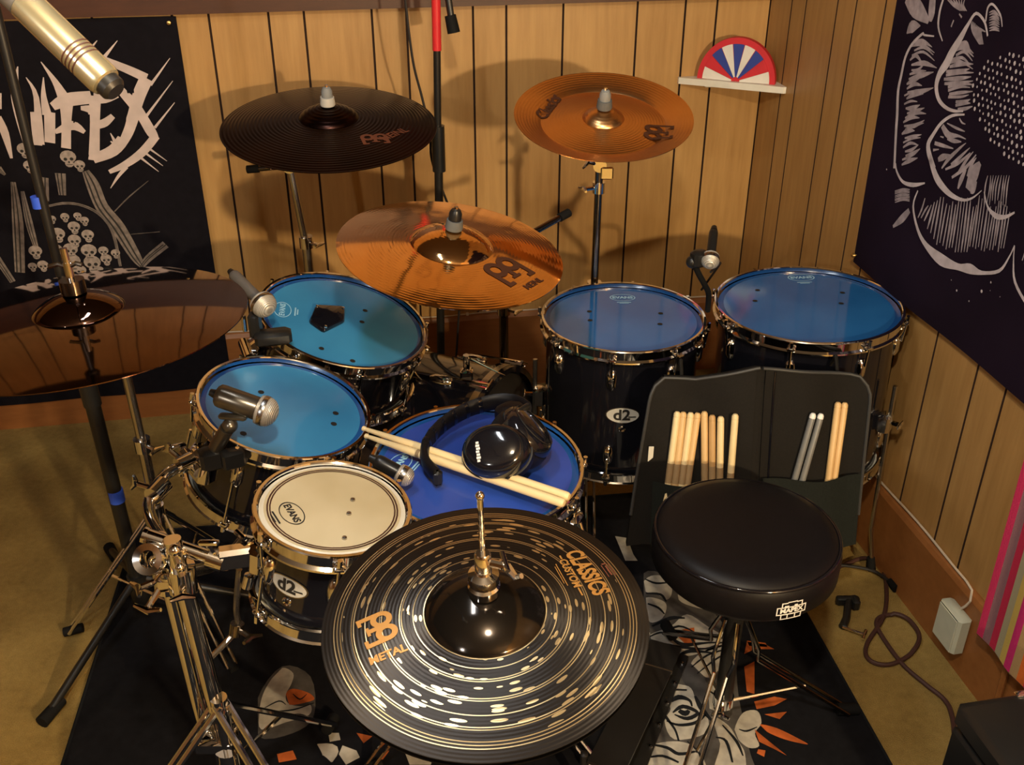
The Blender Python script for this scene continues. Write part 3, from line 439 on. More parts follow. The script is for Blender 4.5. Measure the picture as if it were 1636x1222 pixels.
def smooth_pts(L, sub=4):
    if len(L) < 3: return L
    out = []
    for i in range(len(L) - 1):
        p0, p1, p2, p3 = L[max(i - 1, 0)], L[i], L[i + 1], L[min(i + 2, len(L) - 1)]
        for k in range(sub):
            t = k / sub
            out.append(tuple(0.5 * ((2 * b) + (c - a) * t + (2 * a - 5 * b + 4 * c - d) * t * t + (3 * b - a - 3 * c + d) * t ** 3) for a, b, c, d in zip(p0, p1, p2, p3)))
    out.append(tuple(L[-1])); return out
def ribbon2d(L, sub=4):
    L = smooth_pts(L, sub); vs = []; n = len(L)
    for i, (x, y, w) in enumerate(L):
        dx = L[min(i + 1, n - 1)][0] - L[max(i - 1, 0)][0]; dy = L[min(i + 1, n - 1)][1] - L[max(i - 1, 0)][1]
        l = math.hypot(dx, dy) or 1; w = max(w, 0.3) / 2
        vs += [(x - dy / l * w, y + dx / l * w), (x + dy / l * w, y - dx / l * w)]
    return vs, [(2 * i, 2 * i + 1, 2 * i + 3, 2 * i + 2) for i in range(n - 1)]
def ell2d(cx, cy, rx, ry, n=14):
    return [(cx + rx * math.cos(2 * math.pi * i / n), cy + ry * math.sin(2 * math.pi * i / n)) for i in range(n)], [tuple(range(n))]
def curve3(L, sub=6): return smooth_pts([tuple(p) for p in L], sub)

# ---------------------------------------------------------------- the room
RA = math.radians(10)
D1 = V((math.cos(RA), math.sin(RA), 0)); D2 = V((-math.sin(RA), math.cos(RA), 0)); K = V((0.7435, 3.08, 0))
def Pb(s, z, off=0.0): return K + D1 * s + V((0, 0, z)) - D2 * off
def Pr(t, z, off=0.0): return K - D2 * t + V((0, 0, z)) - D1 * off
ROOM = rotz(RA); ROOM.translation = K      # room frame: x along the back wall (negative = left), y into the wall
WL, WF, HC = -5.0, -7.0, 2.4
def room_box(x0, x1, y0, y1, z0, z1): 
    return B().box(((x0 + x1) / 2, (y0 + y1) / 2, (z0 + z1) / 2), (x1 - x0, y1 - y0, z1 - z0), ROOM)
struct('floor', room_box(WL - .1, .1, WF - .1, .1, -0.1, 0), 'carpet')
struct('ceiling', room_box(WL - .1, .1, WF - .1, .1, HC, HC + .1), 'plaster')
wall_back = struct('wall_back', room_box(WL, 0.05, 0.006, 0.12, 0, HC), 'groove')
wall_right = struct('wall_right', room_box(0.006, 0.12, WF, 0.05, 0, HC), 'groove')
struct('wall_left', room_box(WL - .12, WL, WF, 0.05, 0, HC), 'dark_panel')
struct('wall_front', room_box(WL, 0.05, WF - .12, WF, 0, HC), 'dark_panel')
def plank(a0, a1, parent, right=False):
    g, bv, z0, z1 = 0.0017, 0.0014, 0.0, HC
    a0, a1 = min(a0, a1) + g, max(a0, a1) - g
    sec = [(a0, 0.008), (a0, 0.002), (a0 + bv, 0.0), (a1 - bv, 0.0), (a1, 0.002), (a1, 0.008)]
    b = B()
    if right: sec = [(y, x) for x, y in sec]
    else: sec = list(reversed(sec))
    b.prism(sec, z0, z1, ROOM)
    o = part('plank', b, ['panel_wood', 'groove'], parent, smooth=0)
    for i, p in enumerate(o.data.polygons):
        if i >= 2 and i != 4: p.material_index = 1
    return o
gs = [0, -.161, -.255, -.396, -.61, -.771, -.864, -1.047, -1.14, -1.32, -1.413, -1.567, -1.66, -1.86, -1.95, -2.1, -2.26, -2.36, -2.54, -2.63, -2.85, -3.1, -3.4, -3.6, -4.0, -4.5, WL]
for i in range(len(gs) - 1): plank(gs[i], gs[i + 1], wall_back)
gr = [0, -.142, -.231, -.408, -.504, -.641, -.735, -.86, -.95, -1.10, -1.255, -1.352, -1.52, -1.61, -1.80, -1.95, -2.05, -2.3, -2.4, -2.6, -2.8, -3.1, -3.4, -3.7, -4.0, -4.3, -4.6, -4.9, -5.4, -6.0, -6.5, WF]
for i in range(len(gr) - 1): plank(gr[i], gr[i + 1], wall_right, True)
struct('trim_1', room_box(WL, 0.0, -0.035, 0.0, 1.198, 1.56), 'trim_wood')
b = B().prism([(0, 0), (-.018, 0), (-.018, .250), (-.012, .262), (-.004, .266), (0, .266)], WL, -0.018, ROOM @ Matrix(((0, 0, 1, 0), (1, 0, 0, 0), (0, 1, 0, 0), (0, 0, 0, 1))))
struct('baseboard_back', b, 'base_wood')
b = B().prism([(0, 0), (0, .204), (-.004, .204), (-.012, .200), (-.018, .190), (-.018, 0)], WF, 0.0, ROOM @ Matrix(((1, 0, 0, 0), (0, 0, 1, 0), (0, 1, 0, 0), (0, 0, 0, 1))))
struct('baseboard_right', b, 'base_wood')
# ---------------------------------------------------------------- drums
def hoop_prof(R):
    return [(R - .008, -.002), (R - .006, 0.0), (R - .001, 0.0), (R + .0005, -.002), (R - .0025, -.005), (R - .003, -.022), (R + .002, -.026), (R + .0025, -.029), (R - .002, -.030), (R - .006, -.028), (R - .007, -.010), (R - .008, -.002)]
def capsule_lug(b, R, az, z, sx=1.0, s=1.0):
    X = rotz(az) @ trans(R - .013, 0, z) @ Matrix.Diagonal((0.9, 1, 1, 1))
    prof = [(0, -.028 * s), (.007 * s, -.025 * s), (.012 * s, -.015 * s), (.0125 * s, .006 * s), (.010 * s, .017 * s), (.006 * s, .022 * s), (0, .023 * s)]
    b.lathe(prof, 14, X)
def drum(name, label, c, n, R, depth, head, edge, nl, ph, group=None, badge=None, legs=None, logo=None, dots=(), lug_s=1.0, floor=0.0, head_drop=.011):
    M = frame(c, (n[0], n[1], 1)); t = thing(name, label, 'drum', M, group)
    Rs = R - .013
    part('shell', B().lathe([(Rs - .006, -.024), (Rs, -.024), (Rs, -depth + .024), (Rs - .006, -depth + .024)], 64), 'black_lacquer', t)
    Ri = R - .009
    hd = part('head', B().lathe([(0, -head_drop), (Ri * .5, -head_drop), (Ri * .935, -head_drop)], 64), head, t)
    part('collar', B().lathe([(Ri * .935, -head_drop), (Ri * .965, -head_drop - .0015), (Ri, -head_drop - .002)], 64), edge, hd)
    for (u, v) in dots:
        part('bolt_mark', B().disc(.006, -head_drop + .0006, 14, trans(u, v, 0)), 'ink', hd)
    part('bottom_head', B().disc(Ri, -depth + .006, 48, None, up=False), 'white_plastic', t)
    part('hoop', B().lathe(hoop_prof(R), 72), 'chrome', t)
    part('hoop', B().lathe([(r, -depth - z) for r, z in reversed(hoop_prof(R))], 72), 'chrome', t)
    for k in range(nl):
        az = ph + 2 * math.pi * k / nl
        zl = -.075 if depth > .16 else -depth / 2
        ca, sa = math.cos(az), math.sin(az)
        for sg in (1, -1):
            zm = zl if sg > 0 else (-depth - zl if depth > .22 else zl)
            if sg > 0 or depth > .22:
                b = B(); capsule_lug(b, R, az, zm, s=lug_s); lg = part('lug', b, 'chrome', t)
            e = 0.0 if sg > 0 else -depth
            b = B().tube([((R + .006) * ca, (R + .006) * sa, e - sg * .008), ((R - .0005) * ca, (R - .0005) * sa, zm + sg * .01)], .0028, 8)
            b.box((R + .004, 0, e - sg * .018), (.012, .018, .007), rotz(az), .002)
            b.tube([((R + .006) * ca, (R + .006) * sa, e - sg * .013), ((R + .006) * ca, (R + .006) * sa, e - sg * .001)], .0042, 6)
            part('tension_rod', b, 'chrome', lg)
    if badge:
        az, zb, sc = badge
        X = rotz(az)
        def wrap(p, dz):
            b = B(); vs = []
            for x, y in p[0]:
                a = x / Rs; vs.append(((Rs + dz) * math.cos(a), (Rs + dz) * math.sin(a), zb + y))
            return b.add(vs, p[1], X)
        el = []; N = 28; ev = [(0, 0)]; ef = []
        for rr in (0.5, 1.0):
            ev += [(rr * .036 * sc * math.cos(2 * math.pi * i / N), rr * .019 * sc * math.sin(2 * math.pi * i / N)) for i in range(N)]
        for i in range(N):
            j = (i + 1) % N; ef += [(0, 1 + i, 1 + j), (1 + i, 1 + N + i, 1 + N + j, 1 + j)]
        bd = part('badge', wrap((ev, ef), .0008), 'badge_white', t, label='oval white badge reading d2')
        part('rim', wrap(ring2d(0, 0, .0345 * sc, .0375 * sc, 28, 1, .53), .0014), 'satin_steel', bd)
        part('lettering', wrap(([(x - .002, y) for x, y in text2d('d2', .036 * sc, 0, .0011)[0]], text2d('d2', .036 * sc, 0, .0011)[1]), .0016), 'ink', bd)
        part('lettering', wrap(rect2d(.012 * sc, -.005 * sc, .028 * sc, -.002 * sc), .0016), 'ink', bd)
        part('vent', B().lathe([(.003, .001), (.006, .0025), (.008, .001), (.008, -.002)], 16, X @ trans(Rs, 0, zb - .034 * sc) @ Matrix.Rotation(math.pi / 2, 4, 'Y')), 'chrome', t)
    if logo:
        u, v, rot, s, col = logo
        zf = lambda x, y: -head_drop
        part('logo', place2d(merge2d(ring2d(0, 0, .0285, .031, 32, 1, .62), text2d('EVANS', .0165, 0, .0006), rect2d(-.016, -.029, .018, -.026), rect2d(-.010, -.034, .012, -.0315)), u, v, rot, s, s, zf), col, hd)
    if legs:
        for az, ztop in legs:
            X = rotz(az)
            P = lambda r, z: tuple(X @ V((r, 0, z)))
            lg = part('leg', B().tube([P(R + .012, ztop + .10), P(R + .012, ztop), P(R + .014, -c[2] + .12), P(R + .03, -c[2] + .02)], .0055, 8), 'satin_steel', t)
            part('rubber_foot', B().tube([P(R + .026, -c[2] + .035), P(R + .031, -c[2] + .0015)], [.010, .012], 10), 'black_rubber', lg)
            b = B().box((R + .002, 0, ztop), (.03, .034, .05), X, .006)
            b.tube([P(R + .016, ztop + .005), tuple(X @ V((R + .034, .0, ztop + .005)))], .006, 8)
            b.box((R + .038, 0, ztop + .005), (.006, .034, .010), X, .002)
            part('leg_bracket', b, 'chrome', t)
    return t, M

GT = 'black lacquer drums of the kit'
tomBL, M_BL = drum('rack_tom', 'tilted black tom with a pale blue head and a black pad lying on it', (-.371, 2.038, .677), (.302, -.080), .190, .165, 'head_cyan', 'head_edge', 8, .35, GT,
    logo=(-.134, -.016, math.radians(97), 1.0, 'head_print'), dots=[(-.030, -.129), (.0394, -.1465), (.0402, .0673), (.0393, .0158)])
tomFL, M_FL = drum('rack_tom', 'tilted black tom with a pale blue head under a large bronze microphone', (-.429, 1.660, .676), (.291, -.052), .164, .20, 'head_cyan', 'head_edge', 6, .2, GT,
    dots=[(-.052, .0343), (.095, .0228), (.0967, -.0129), (-.055, -.105)])
tomW, M_W = drum('rack_tom', 'small black tom with a translucent cream head and d2 badge beside the hi-hat', (-0.268, 1.240, 0.746), (.157, -.015), .118, .172, 'head_clear', 'head_clear_edge', 6, .75, GT,
    badge=(math.radians(-116), -.083, .90), logo=(-.057, -.025, math.radians(-57), .90, 'ink'), head_drop=.005, lug_s=1.0)
hw = [c for c in tomW.children if c.name.startswith('head')][0]
part('ring', B().lathe([(.0915, -.0044), (.0937, -.0044)], 48), 'ink_brown', hw)
part('ring', B().lathe([(.0953, -.0044), (.0978, -.0044)], 48), 'ink_brown', hw)
for u, v in [(.026, .025), (.025, -.0096), (.0266, -.067)]:
    part('bolt', B().lathe([(.0042, -.0050), (.0036, -.0024), (0, -.0016)], 12, trans(u, v, 0)), 'satin_steel', hw)
snare, M_SN = drum('snare_drum', 'snare drum with a deep blue head carrying headphones and drumsticks', (-.062, 1.501, .650), (.032, -.044), .190, .15, 'head_navy', 'head_edge', 10, .13, GT,
    logo=(-.137, .006, math.radians(66), 1.0, 'head_print'))
part('strainer', B().box((.196, 0, -.075), (.02, .03, .07), rotz(-.5), .005).tube([tuple(rotz(-.5) @ V((.205, 0, -.05))), tuple(rotz(-.5) @ V((.225, 0, -.10)))], .004), 'chrome', snare)
ft1, M_F1 = drum('floor_tom', 'black floor tom with a blue head and d2 badge, nearer the snare', (.257, 2.125, .642), (0, 0), .190, .345, 'head_blue', 'head_edge', 8, .39 + .18, GT,
    badge=(math.radians(-93), -.165, 1.05), logo=(.010, .118, 0, 1.0, 'head_print'), dots=[(-.0751, .0395), (.0909, .0291), (.0821, -.0281), (-.0768, -.0082)], legs=[(math.radians(178), -.22), (math.radians(60), -.22), (math.radians(-40), -.22)])
ft2, M_F2 = drum('floor_tom', 'widest black floor tom with a blue head, in the corner behind the stick bag', (.683, 2.135, .670), (-.03, 0), .213, .40, 'head_blue', 'head_edge', 8, .30 + .08, GT,
    logo=(.025, .163, 0, 1.05, 'head_print'), dots=[(-.0954, .0956), (-.114, .0354), (.0991, .0677), (.0795, .0087)], legs=[(math.radians(-38), -.25), (math.radians(95), -.25), (math.radians(215), -.25)])

# bass drum
KN = V((.913, -.407, 0)).normalized(); KC = V((-.033, 2.055, .262)); KR, KD = .248, .40
MK = frame(KC, KN, (0, 0, 1)); kick = thing('bass_drum', 'black bass drum lying behind the snare, batter side towards the stool', 'drum', MK, GT)
part('shell', B().lathe([(KR - .012, -.02), (KR - .004, -.02), (KR - .004, -KD + .02), (KR - .012, -KD + .02)], 72), 'black_lacquer', kick)
part('batter_head', B().lathe([(0, -.012), (KR - .014, -.012)], 64), 'black_plastic', kick)
part('front_head', B().disc(KR - .012, -KD + .012, 64, None, up=False), 'black_plastic', kick)
for z in (0, -KD):
    s = 1 if z == 0 else -1
    hp = part('hoop', B().lathe([(KR - .008, z), (KR + .006, z), (KR + .006, z - s * .04), (KR - .002, z - s * .04), (KR - .008, z)] if s > 0 else [(KR - .008, z), (KR - .002, z + .04), (KR + .006, z + .04), (KR + .006, z), (KR - .008, z)], 72), 'black_lacquer', kick)
    part('inlay', B().lathe([(KR + .0066, z - s * .012), (KR + .0066, z - s * .028)] if s < 0 else [(KR + .0066, z - s * .028), (KR + .0066, z - s * .012)], 72), 'satin_steel', hp)
for k in range(8):
    az = 2 * math.pi * k / 8 + .2
    for z, s in ((0, 1), (-KD, -1)):
        b = B(); capsule_lug(b, KR + .012, az, z - s * .12, s=1.2)
        lg = part('lug', b, 'chrome', kick)
        b = B(); X = rotz(az)
        b.box((KR + .010, 0, z - s * .02), (.010, .024, .05), X, .003)
        b.tube([tuple(X @ V((KR + .018, 0, z + s * .006))), tuple(X @ V((KR + .012, 0, z - s * .12)))], .003, 8)
        b.tube([tuple(X @ V((KR + .018, -.018, z + s * .004))), tuple(X @ V((KR + .018, .018, z + s * .004)))], .003, 8)
        part('claw', b, 'chrome', lg)
for s in (-1, 1):
    X = rotz(math.radians(180 - s * 62))
    b = B().tube([tuple(X @ V((KR, 0, -KD + .10))), tuple(X @ V((KR + .06, 0, -KD + .06))), tuple(X @ V((KR + .16, -s * .0, -KD - .02)))], .007, 8)
    part('spur', b, 'chrome', kick)
# chrome post on top of the bass drum
pt = MK @ V((KR - .004, .0, -.08))
b = B().box(tuple(pt + V((0, 0, .004))), (.03, .03, .02), None, .004).tube([pt, pt + V((0, 0, .05))], .008, 10).tube([pt + V((-.006, 0, .04)), pt + V((-.022, 0, .046))], .004, 8)
b.tube([pt + V((.01, 0, .04)), pt + V((.09, -.05, .022))], .0022, 6)
part('post', b, 'chrome', kick, world=True)

# black pad on the back tom
b = B(); poly = [(-.0700, .022), (-.0630, .030), (-.012, .050), (-.0040, .046), (.0010, -.004), (-.002, -.012), (-.034, -.066), (-.040, -.066), (-.068, -.046), (-.072, -.038)]
cxm = sum(p[0] for p in poly) / len(poly); cym = sum(p[1] for p in poly) / len(poly)
L = [(1.0, 0.0), (1.0, .004), (.93, .009), (.55, .012)]
n = len(poly); vs = []
for s_, z in L: vs += [((x - cxm) * s_, (y - cym) * s_, z) for x, y in poly]
fs = [(i * n + k, i * n + (k + 1) % n, (i + 1) * n + (k + 1) % n, (i + 1) * n + k) for i in range(len(L) - 1) for k in range(n)] + [tuple(range((len(L) - 1) * n, len(L) * n))]
b.add([(x, y, z) for x, y, z in vs], [tuple(f) for f in fs])
# winding of the outline is clockwise, so flip
b.f = [tuple(reversed(f)) for f in b.f]
pad = thing('damper_pad', 'glossy black five-sided pad lying on the back tom head', 'pad', M_BL @ trans(cxm, cym, -.0105))
part('body', b, 'black_lacquer', pad)
for k in (0, 3, 6):
    part('stud', B().lathe([(.004, .008), (.0035, .0115), (0, .012)], 10, trans((poly[k][0] - cxm) * .84, (poly[k][1] - cym) * .84, 0)), 'chrome', pad)

# ---------------------------------------------------------------- cymbals
def cym_prof(R, kind):
    pts = []
    if kind == 'crash': hb, rb, bow = .024, .062 * R / .229, .020
    elif kind == 'crash_big_bell': hb, rb, bow = .030, .084, .018
    elif kind == 'hat': hb, rb, bow = .026, .066, .017
    elif kind == 'ride': hb, rb, bow = .026, .070, .024
    else: hb, rb, bow = .022, .048, .012
    def h(r):
        if kind == 'china':
            rf = R * .70
            base = bow * (1 - (r / rf) ** 2) - .004 if r < rf else -.004 + .020 * ((r - rf) / (R - rf)) ** 0.75
        else: base = bow * (1 - (r / R) ** 2)
        if r < rb:
            base += hb * (1 - (r / rb) ** 2) ** 0.75
        return base
    n = 44; rs = sorted(set([.006 + (R - .006) * i / n for i in range(n + 1)] + [rb * .9, rb * .97, rb, rb * 1.03]))
    if kind == 'china': rs = sorted(rs + [R * .70, R * .705, R * .71])
    return h, rs
def cymbal(name, label, c, n, R, kind, mat, group='cymbals of the kit'):
    M = frame(c, (n[0], n[1], 1)); t = thing(name, label, 'cymbal', M, group)
    h, rs = cym_prof(R, kind)
    b = B().lathe([(r, h(r)) for r in rs] + [(R, h(R) - .0012)] + [(r, h(r) - .0014) for r in reversed(rs)], 96)
    b.f = [tuple(reversed(f)) for f in b.f]
    part('plate', b, mat, t, smooth=50)
    return t, M, (lambda u, v: h(math.hypot(u, v))), h
G = mglyph()
left_c, M_lc, z_lc, h_lc = cymbal('crash_cymbal', 'mirror-dark bronze crash cymbal cut off by the left edge', (-.606, 1.291, 1.026), (-.049, .054), .229, 'crash', 'cymbal_brilliant')
ride_c, M_rc, z_rc, h_rc = cymbal('ride_cymbal', 'very dark brown ride cymbal with white felt, before the panelled wall', (-.433, 2.401, 1.005), (.031, -.138), .254, 'ride', 'cymbal_dark')
part('logo', place2d(G, .118, -.098, math.radians(20), .030, .026, z_rc), 'rust_print', ride_c)
part('lettering', place2d(text2d('MEINL', .030, 0, .0008), .160, -.066, math.radians(52), 1, 1, z_rc), 'rust_print', ride_c)
china_c, M_cc, z_cc, h_cc = cymbal('china_cymbal', 'copper china cymbal with an upturned rim and black maker mark', (.207, 2.305, 1.043), (.015, -.256), .203, 'china', 'cymbal_china')
part('logo', place2d(G, .118, -.0505, math.radians(80), .029, .037, z_cc, .0012), 'ink_brown', china_c)
part('lettering', place2d(text2d('Classics', .034, .25, .0014), -.122, .060, math.radians(68), 1, 1.2, z_cc, .0012), 'ink_brown', china_c)
crash_c, M_mc, z_mc, h_mc = cymbal('crash_cymbal', 'polished copper crash cymbal tilted above the bass drum', (-.123, 1.917, .882), (.146, -.093), .229, 'crash_big_bell', 'cymbal_copper')
part('logo', place2d(G, .111, -.0706, math.radians(55), .041, .045, z_mc, .0010), 'ink_brown', crash_c)
part('lettering', place2d(text2d('MEINL', .020, 0, .0006), .166, -.100, math.radians(55), 1, 1, z_mc, .0008), 'ink_brown', crash_c)

HT = thing('hi_hat_cymbals', 'pair of black hi-hat cymbals with gold rings and dashes in the foreground', 'cymbal', frame((-.029, .842, .884), (-.015, -.114, 1)), 'cymbals of the kit')
h_h, rs = cym_prof(.1778, 'hat'); z_h = lambda u, v: h_h(math.hypot(u, v))
b = B().lathe([(r, h_h(r)) for r in rs] + [(.1778, -.0012)] + [(r, h_h(r) - .0014) for r in reversed(rs)], 128); b.f = [tuple(reversed(f)) for f in b.f]
top = part('top_plate', b, 'cymbal_hat', HT, smooth=50)
b = B().lathe([(r, -.006 - h_h(r)) for r in rs] + [(.1778, -.0072)] + [(r, -.0074 - h_h(r)) for r in reversed(rs)], 96)
part('bottom_plate', b, 'cymbal_hat', HT, smooth=50)
part('logo', place2d(G, -.113, -.020, math.radians(22 - 0) - math.pi / 2 + math.radians(2), .0200, .0215, z_h, .0008), 'gold_print', top)
part('lettering', place2d(text2d('METAL', .0135, 0, .0005), -.100, -.0560, math.radians(22), 1, 1, z_h, .0008), 'gold_print', top)
part('lettering', place2d(text2d('CLASSICS', .0215, 0, .0008), .1135, .0600, math.radians(-66), .82, 1.35, z_h, .0008), 'gold_print', top)
part('lettering', place2d(text2d('CUSTOM', .0120, 0, .0004), .0945, .0560, math.radians(-70), .95, 1.1, z_h, .0008), 'gold_print', top)
part('lettering', place2d(merge2d(rect2d(-.030, -.001, -.024, .001), rect2d(.024, -.001, .036, .001), rect2d(-.018, -.0105, .018, -.0095), rect2d(-.014, -.0130, .014, -.0122)), .0945, .0560, math.radians(-70), 1, 1, z_h, .0008), 'gold_print', top)
part('emblem', place2d(merge2d(rect2d(-.010, .004, .010, .005), rect2d(-.010, -.005, .010, -.004), rect2d(-.008, -.001, .008, .0012), rect2d(-.012, -.003, -.010, .003)), .1390, .0655, math.radians(-66), 1, 1, z_h, .0008), 'rust_print', top)

# ---------------------------------------------------------------- hardware
def tripod(parent, base, hub_z, reach, az0, mat='chrome', r=.006, braced=True, foot_r=.011, n=3, low=.05, tip_z=.012):
    bx, by = base
    for k in range(n):
        a = az0 + 2 * math.pi * k / n; ca, sa = math.cos(a), math.sin(a)
        P = lambda q, z: (bx + q * ca, by + q * sa, z)
        b = B()
        off = .010 if braced else 0.0
        for o in ((-off, off) if braced else (0,)):
            sx, sy = -sa * o, ca * o
            b.tube([(P(.016, hub_z)[0] + sx, P(.016, hub_z)[1] + sy, hub_z), (P(reach, tip_z)[0] + sx, P(reach, tip_z)[1] + sy, tip_z)], r * (.72 if braced else 1), 8)
        lg = part('leg', b, mat, parent, world=True)
        part('rubber_foot', B().tube([P(reach - .03, tip_z + .004), P(reach + .012, tip_z - .001)], foot_r, 10), 'black_rubber', lg, world=True)
        m_ = .5
        part('brace', B().tube([P(.014, low), P(.016 + (reach - .016) * m_, hub_z + (tip_z - hub_z) * m_)], r * .6, 6), mat, parent, world=True)
def clampset(b, p, ax=(0, 0, 1), r=.018, wing=(1, 0, 0), h=.03):
    p = V(p); ax = V(ax).normalized(); w = V(wing).normalized()
    b.tube([p - ax * h / 2, p + ax * h / 2], r, 14)
    b.tube([p, p + w * (r + .02)], .005, 8)
    e = p + w * (r + .022); side = ax.cross(w).normalized()
    b.tube([e - side * .018 + w * .006, e, e + side * .018 + w * .006], [.003, .006, .003], 8)
    return b
def tilter(parent, M, h0, felt, sleeve='black_rubber', nut=True, topmat='felt_grey', hgt=.05):
    P = lambda z: tuple(M @ V((0, 0, z)))
    part('rod', B().tube([P(h0 - .07), P(h0 + hgt)], .004, 8), 'chrome', parent, world=True)
    part('felt', B().lathe([(0, h0 - .012), (.016, h0 - .012), (.016, h0 - .002), (0, h0 - .002)], 18, M), 'felt_grey', parent, world=True)
    if nut:
        part('felt', B().lathe([(0, h0 + .002), (.017, h0 + .002), (.018, h0 + .006), (.016, h0 + .022), (0, h0 + .022)], 20, M), felt, parent, world=True)
        part('nut', B().lathe([(0, h0 + .022), (.013, h0 + .022), (.013, h0 + .036), (.009, h0 + .044), (0, h0 + .046)], 18, M), topmat, parent, world=True)
def stand(name, label, base, M, h0, pole_top, felt, boom=None, az0=0.4, pole_mat='chrome', clamp_z=(.35, .6), topmat='felt_grey', reach=.30, nut=True):
    t = thing(name, label, 'stand', (base[0], base[1], 0), 'cymbal stands')
    bx, by = base
    tripod(t, base, .30, reach, az0)
    part('pole', B().tube([(bx, by, .04), (bx, by, clamp_z[0])], .0125, 14), pole_mat, t, world=True)
    tx, ty, tz = pole_top
    part('upper_pole', B().tube([(bx, by, clamp_z[0] - .02), (tx, ty, tz)], .0095, 12), pole_mat, t, world=True)
    part('collar', B().tube([(bx, by, .28), (bx, by, .325)], .018, 14), 'chrome', t, world=True)
    part('clamp', clampset(B(), (bx, by, clamp_z[0]), (0, 0, 1), .018, (.8, -.5, 0)), 'chrome', t, world=True)
    part('tilter_joint', clampset(B(), (tx, ty, tz), (0, 1, 0), .016, (-.7, -.5, .3), .026), 'chrome', t, world=True)
    e = V(M @ V((0, 0, h0 - .06)))
    if boom:
        part('boom', B().tube([V(boom), V((tx, ty, tz)), e], .0075, 10), 'dark_chrome', t, world=True)
        part('boom_tip', B().tube([V(boom) + (V(boom) - V((tx, ty, tz))).normalized() * .03, V(boom)], .010, 10), 'black_rubber', t, world=True)
    else:
        part('neck', B().tube([(tx, ty, tz), e], .008, 10), 'chrome', t, world=True)
    tilter(t, M, h0, felt, topmat=topmat, nut=nut)
    return t
stand('cymbal_stand', 'chrome stand under the copper china cymbal', (.205, 2.33), M_cc, h_cc(.005), (.205, 2.325, .935), 'felt_grey', None, .5, 'dark_chrome', (.62, .7), 'nut_grey')
part('clamp', clampset(B(), (.205, 2.325, .880), (0, 0, 1), .015, (-.9, -.4, 0), .026).box((.222, 2.315, .918), (.03, .012, .03), None, .003), 'chrome', bpy.data.objects['cymbal_stand'], world=True)
stand('cymbal_stand', 'chrome boom stand under the dark brown ride cymbal', (-.53, 2.46), M_rc, h_rc(.005), (-.549, 2.45, .893), 'felt_white', (-.627, 2.455, .885), 2.6, 'satin_steel', (.690, .7), 'nut_grey', reach=.20)
stand('cymbal_stand', 'dark boom stand under the tilted copper crash cymbal', (-.022, 2.45), M_mc, h_mc(.005), (-.004, 2.05, .842), 'felt_grey', (.106, 2.155, .866), 1.5, 'dark_chrome', (.505, .7), 'black_plastic', reach=.16)
stand('cymbal_stand', 'slim chrome stand rising behind the left-edge crash cymbal', (-.785, 1.82), M_lc, h_lc(.005), (-.790, 1.815, .86), 'felt_grey', (-.83, 1.93, .83), 1.3, 'satin_steel', (.482, .7), 'satin_steel', reach=.24, nut=False)
S = [o for o in COL.objects if o.name.startswith('cymbal_stand') and 'left-edge' in o.get('label', '')][0]
P = lambda z, u=0, v=0: tuple(M_lc @ V((u, v, z)))
h0 = h_lc(.005)
part('felt', B().lathe([(0, h0 + .001), (.017, h0 + .001), (.017, h0 + .020), (0, h0 + .020)], 20, M_lc), 'dark_chrome', S, world=True)
part('wing_nut', B().tube([P(h0 + .02), P(h0 + .045)], .006, 10).tube([P(h0 + .040, -.026), P(h0 + .043, -.012), P(h0 + .038, 0), P(h0 + .043, .012), P(h0 + .040, .02)], .0035, 8), 'chrome', S, world=True)
part('tube', B().tube([P(h0 + .04), P(h0 + .065)], .005, 10), 'chrome', S, world=True)

# hi-hat stand
hs = thing('hi_hat_stand', 'chrome hi-hat stand with pull rod and clutch through the black cymbals', 'stand', (-.029, .842, 0))
MH = frame((-.029, .842, .884), (-.015, -.114, 1)); hz = h_h(.005)
PH = lambda z, u=0, v=0: tuple(MH @ V((u, v, z)))
part('pull_rod', B().tube([PH(-.1), PH(hz + .135)], .0032, 10).ball(PH(hz + .137), .0048, 10, 6), 'chrome', hs, world=True)
part('clutch', B().lathe([(0, hz + .001), (.017, hz + .001), (.0175, hz + .011), (.014, hz + .014), (.0165, hz + .016), (.0165, hz + .027), (.009, hz + .030), (.009, hz + .055), (.007, hz + .058), (0, hz + .058)], 24, MH), 'chrome', hs, world=True)
b = B().tube([PH(hz + .046), PH(hz + .044, .024, -.006)], .0045, 8); b.tube([PH(hz + .044, .024, -.006), PH(hz + .034, .034, -.012), PH(hz + .040, .040, -.016)], [.006, .004, .003], 8); b.tube([PH(hz + .050, .02, .008), PH(hz + .047, .026, -.016)], .003, 8)
part('wing_bolt', b, 'chrome', hs, world=True)
part('seat', B().lathe([(0, -hz - .03), (.014, -hz - .03), (.02, -hz - .012), (0, -hz - .012)], 20, MH), 'felt_grey', hs, world=True)
part('pole', B().tube([PH(-.06), (-.029, .85, .60), (-.029, .85, .06)], .0125, 14), 'chrome', hs, world=True)
tripod(hs, (-.029, .85), .28, .30, 2.3)
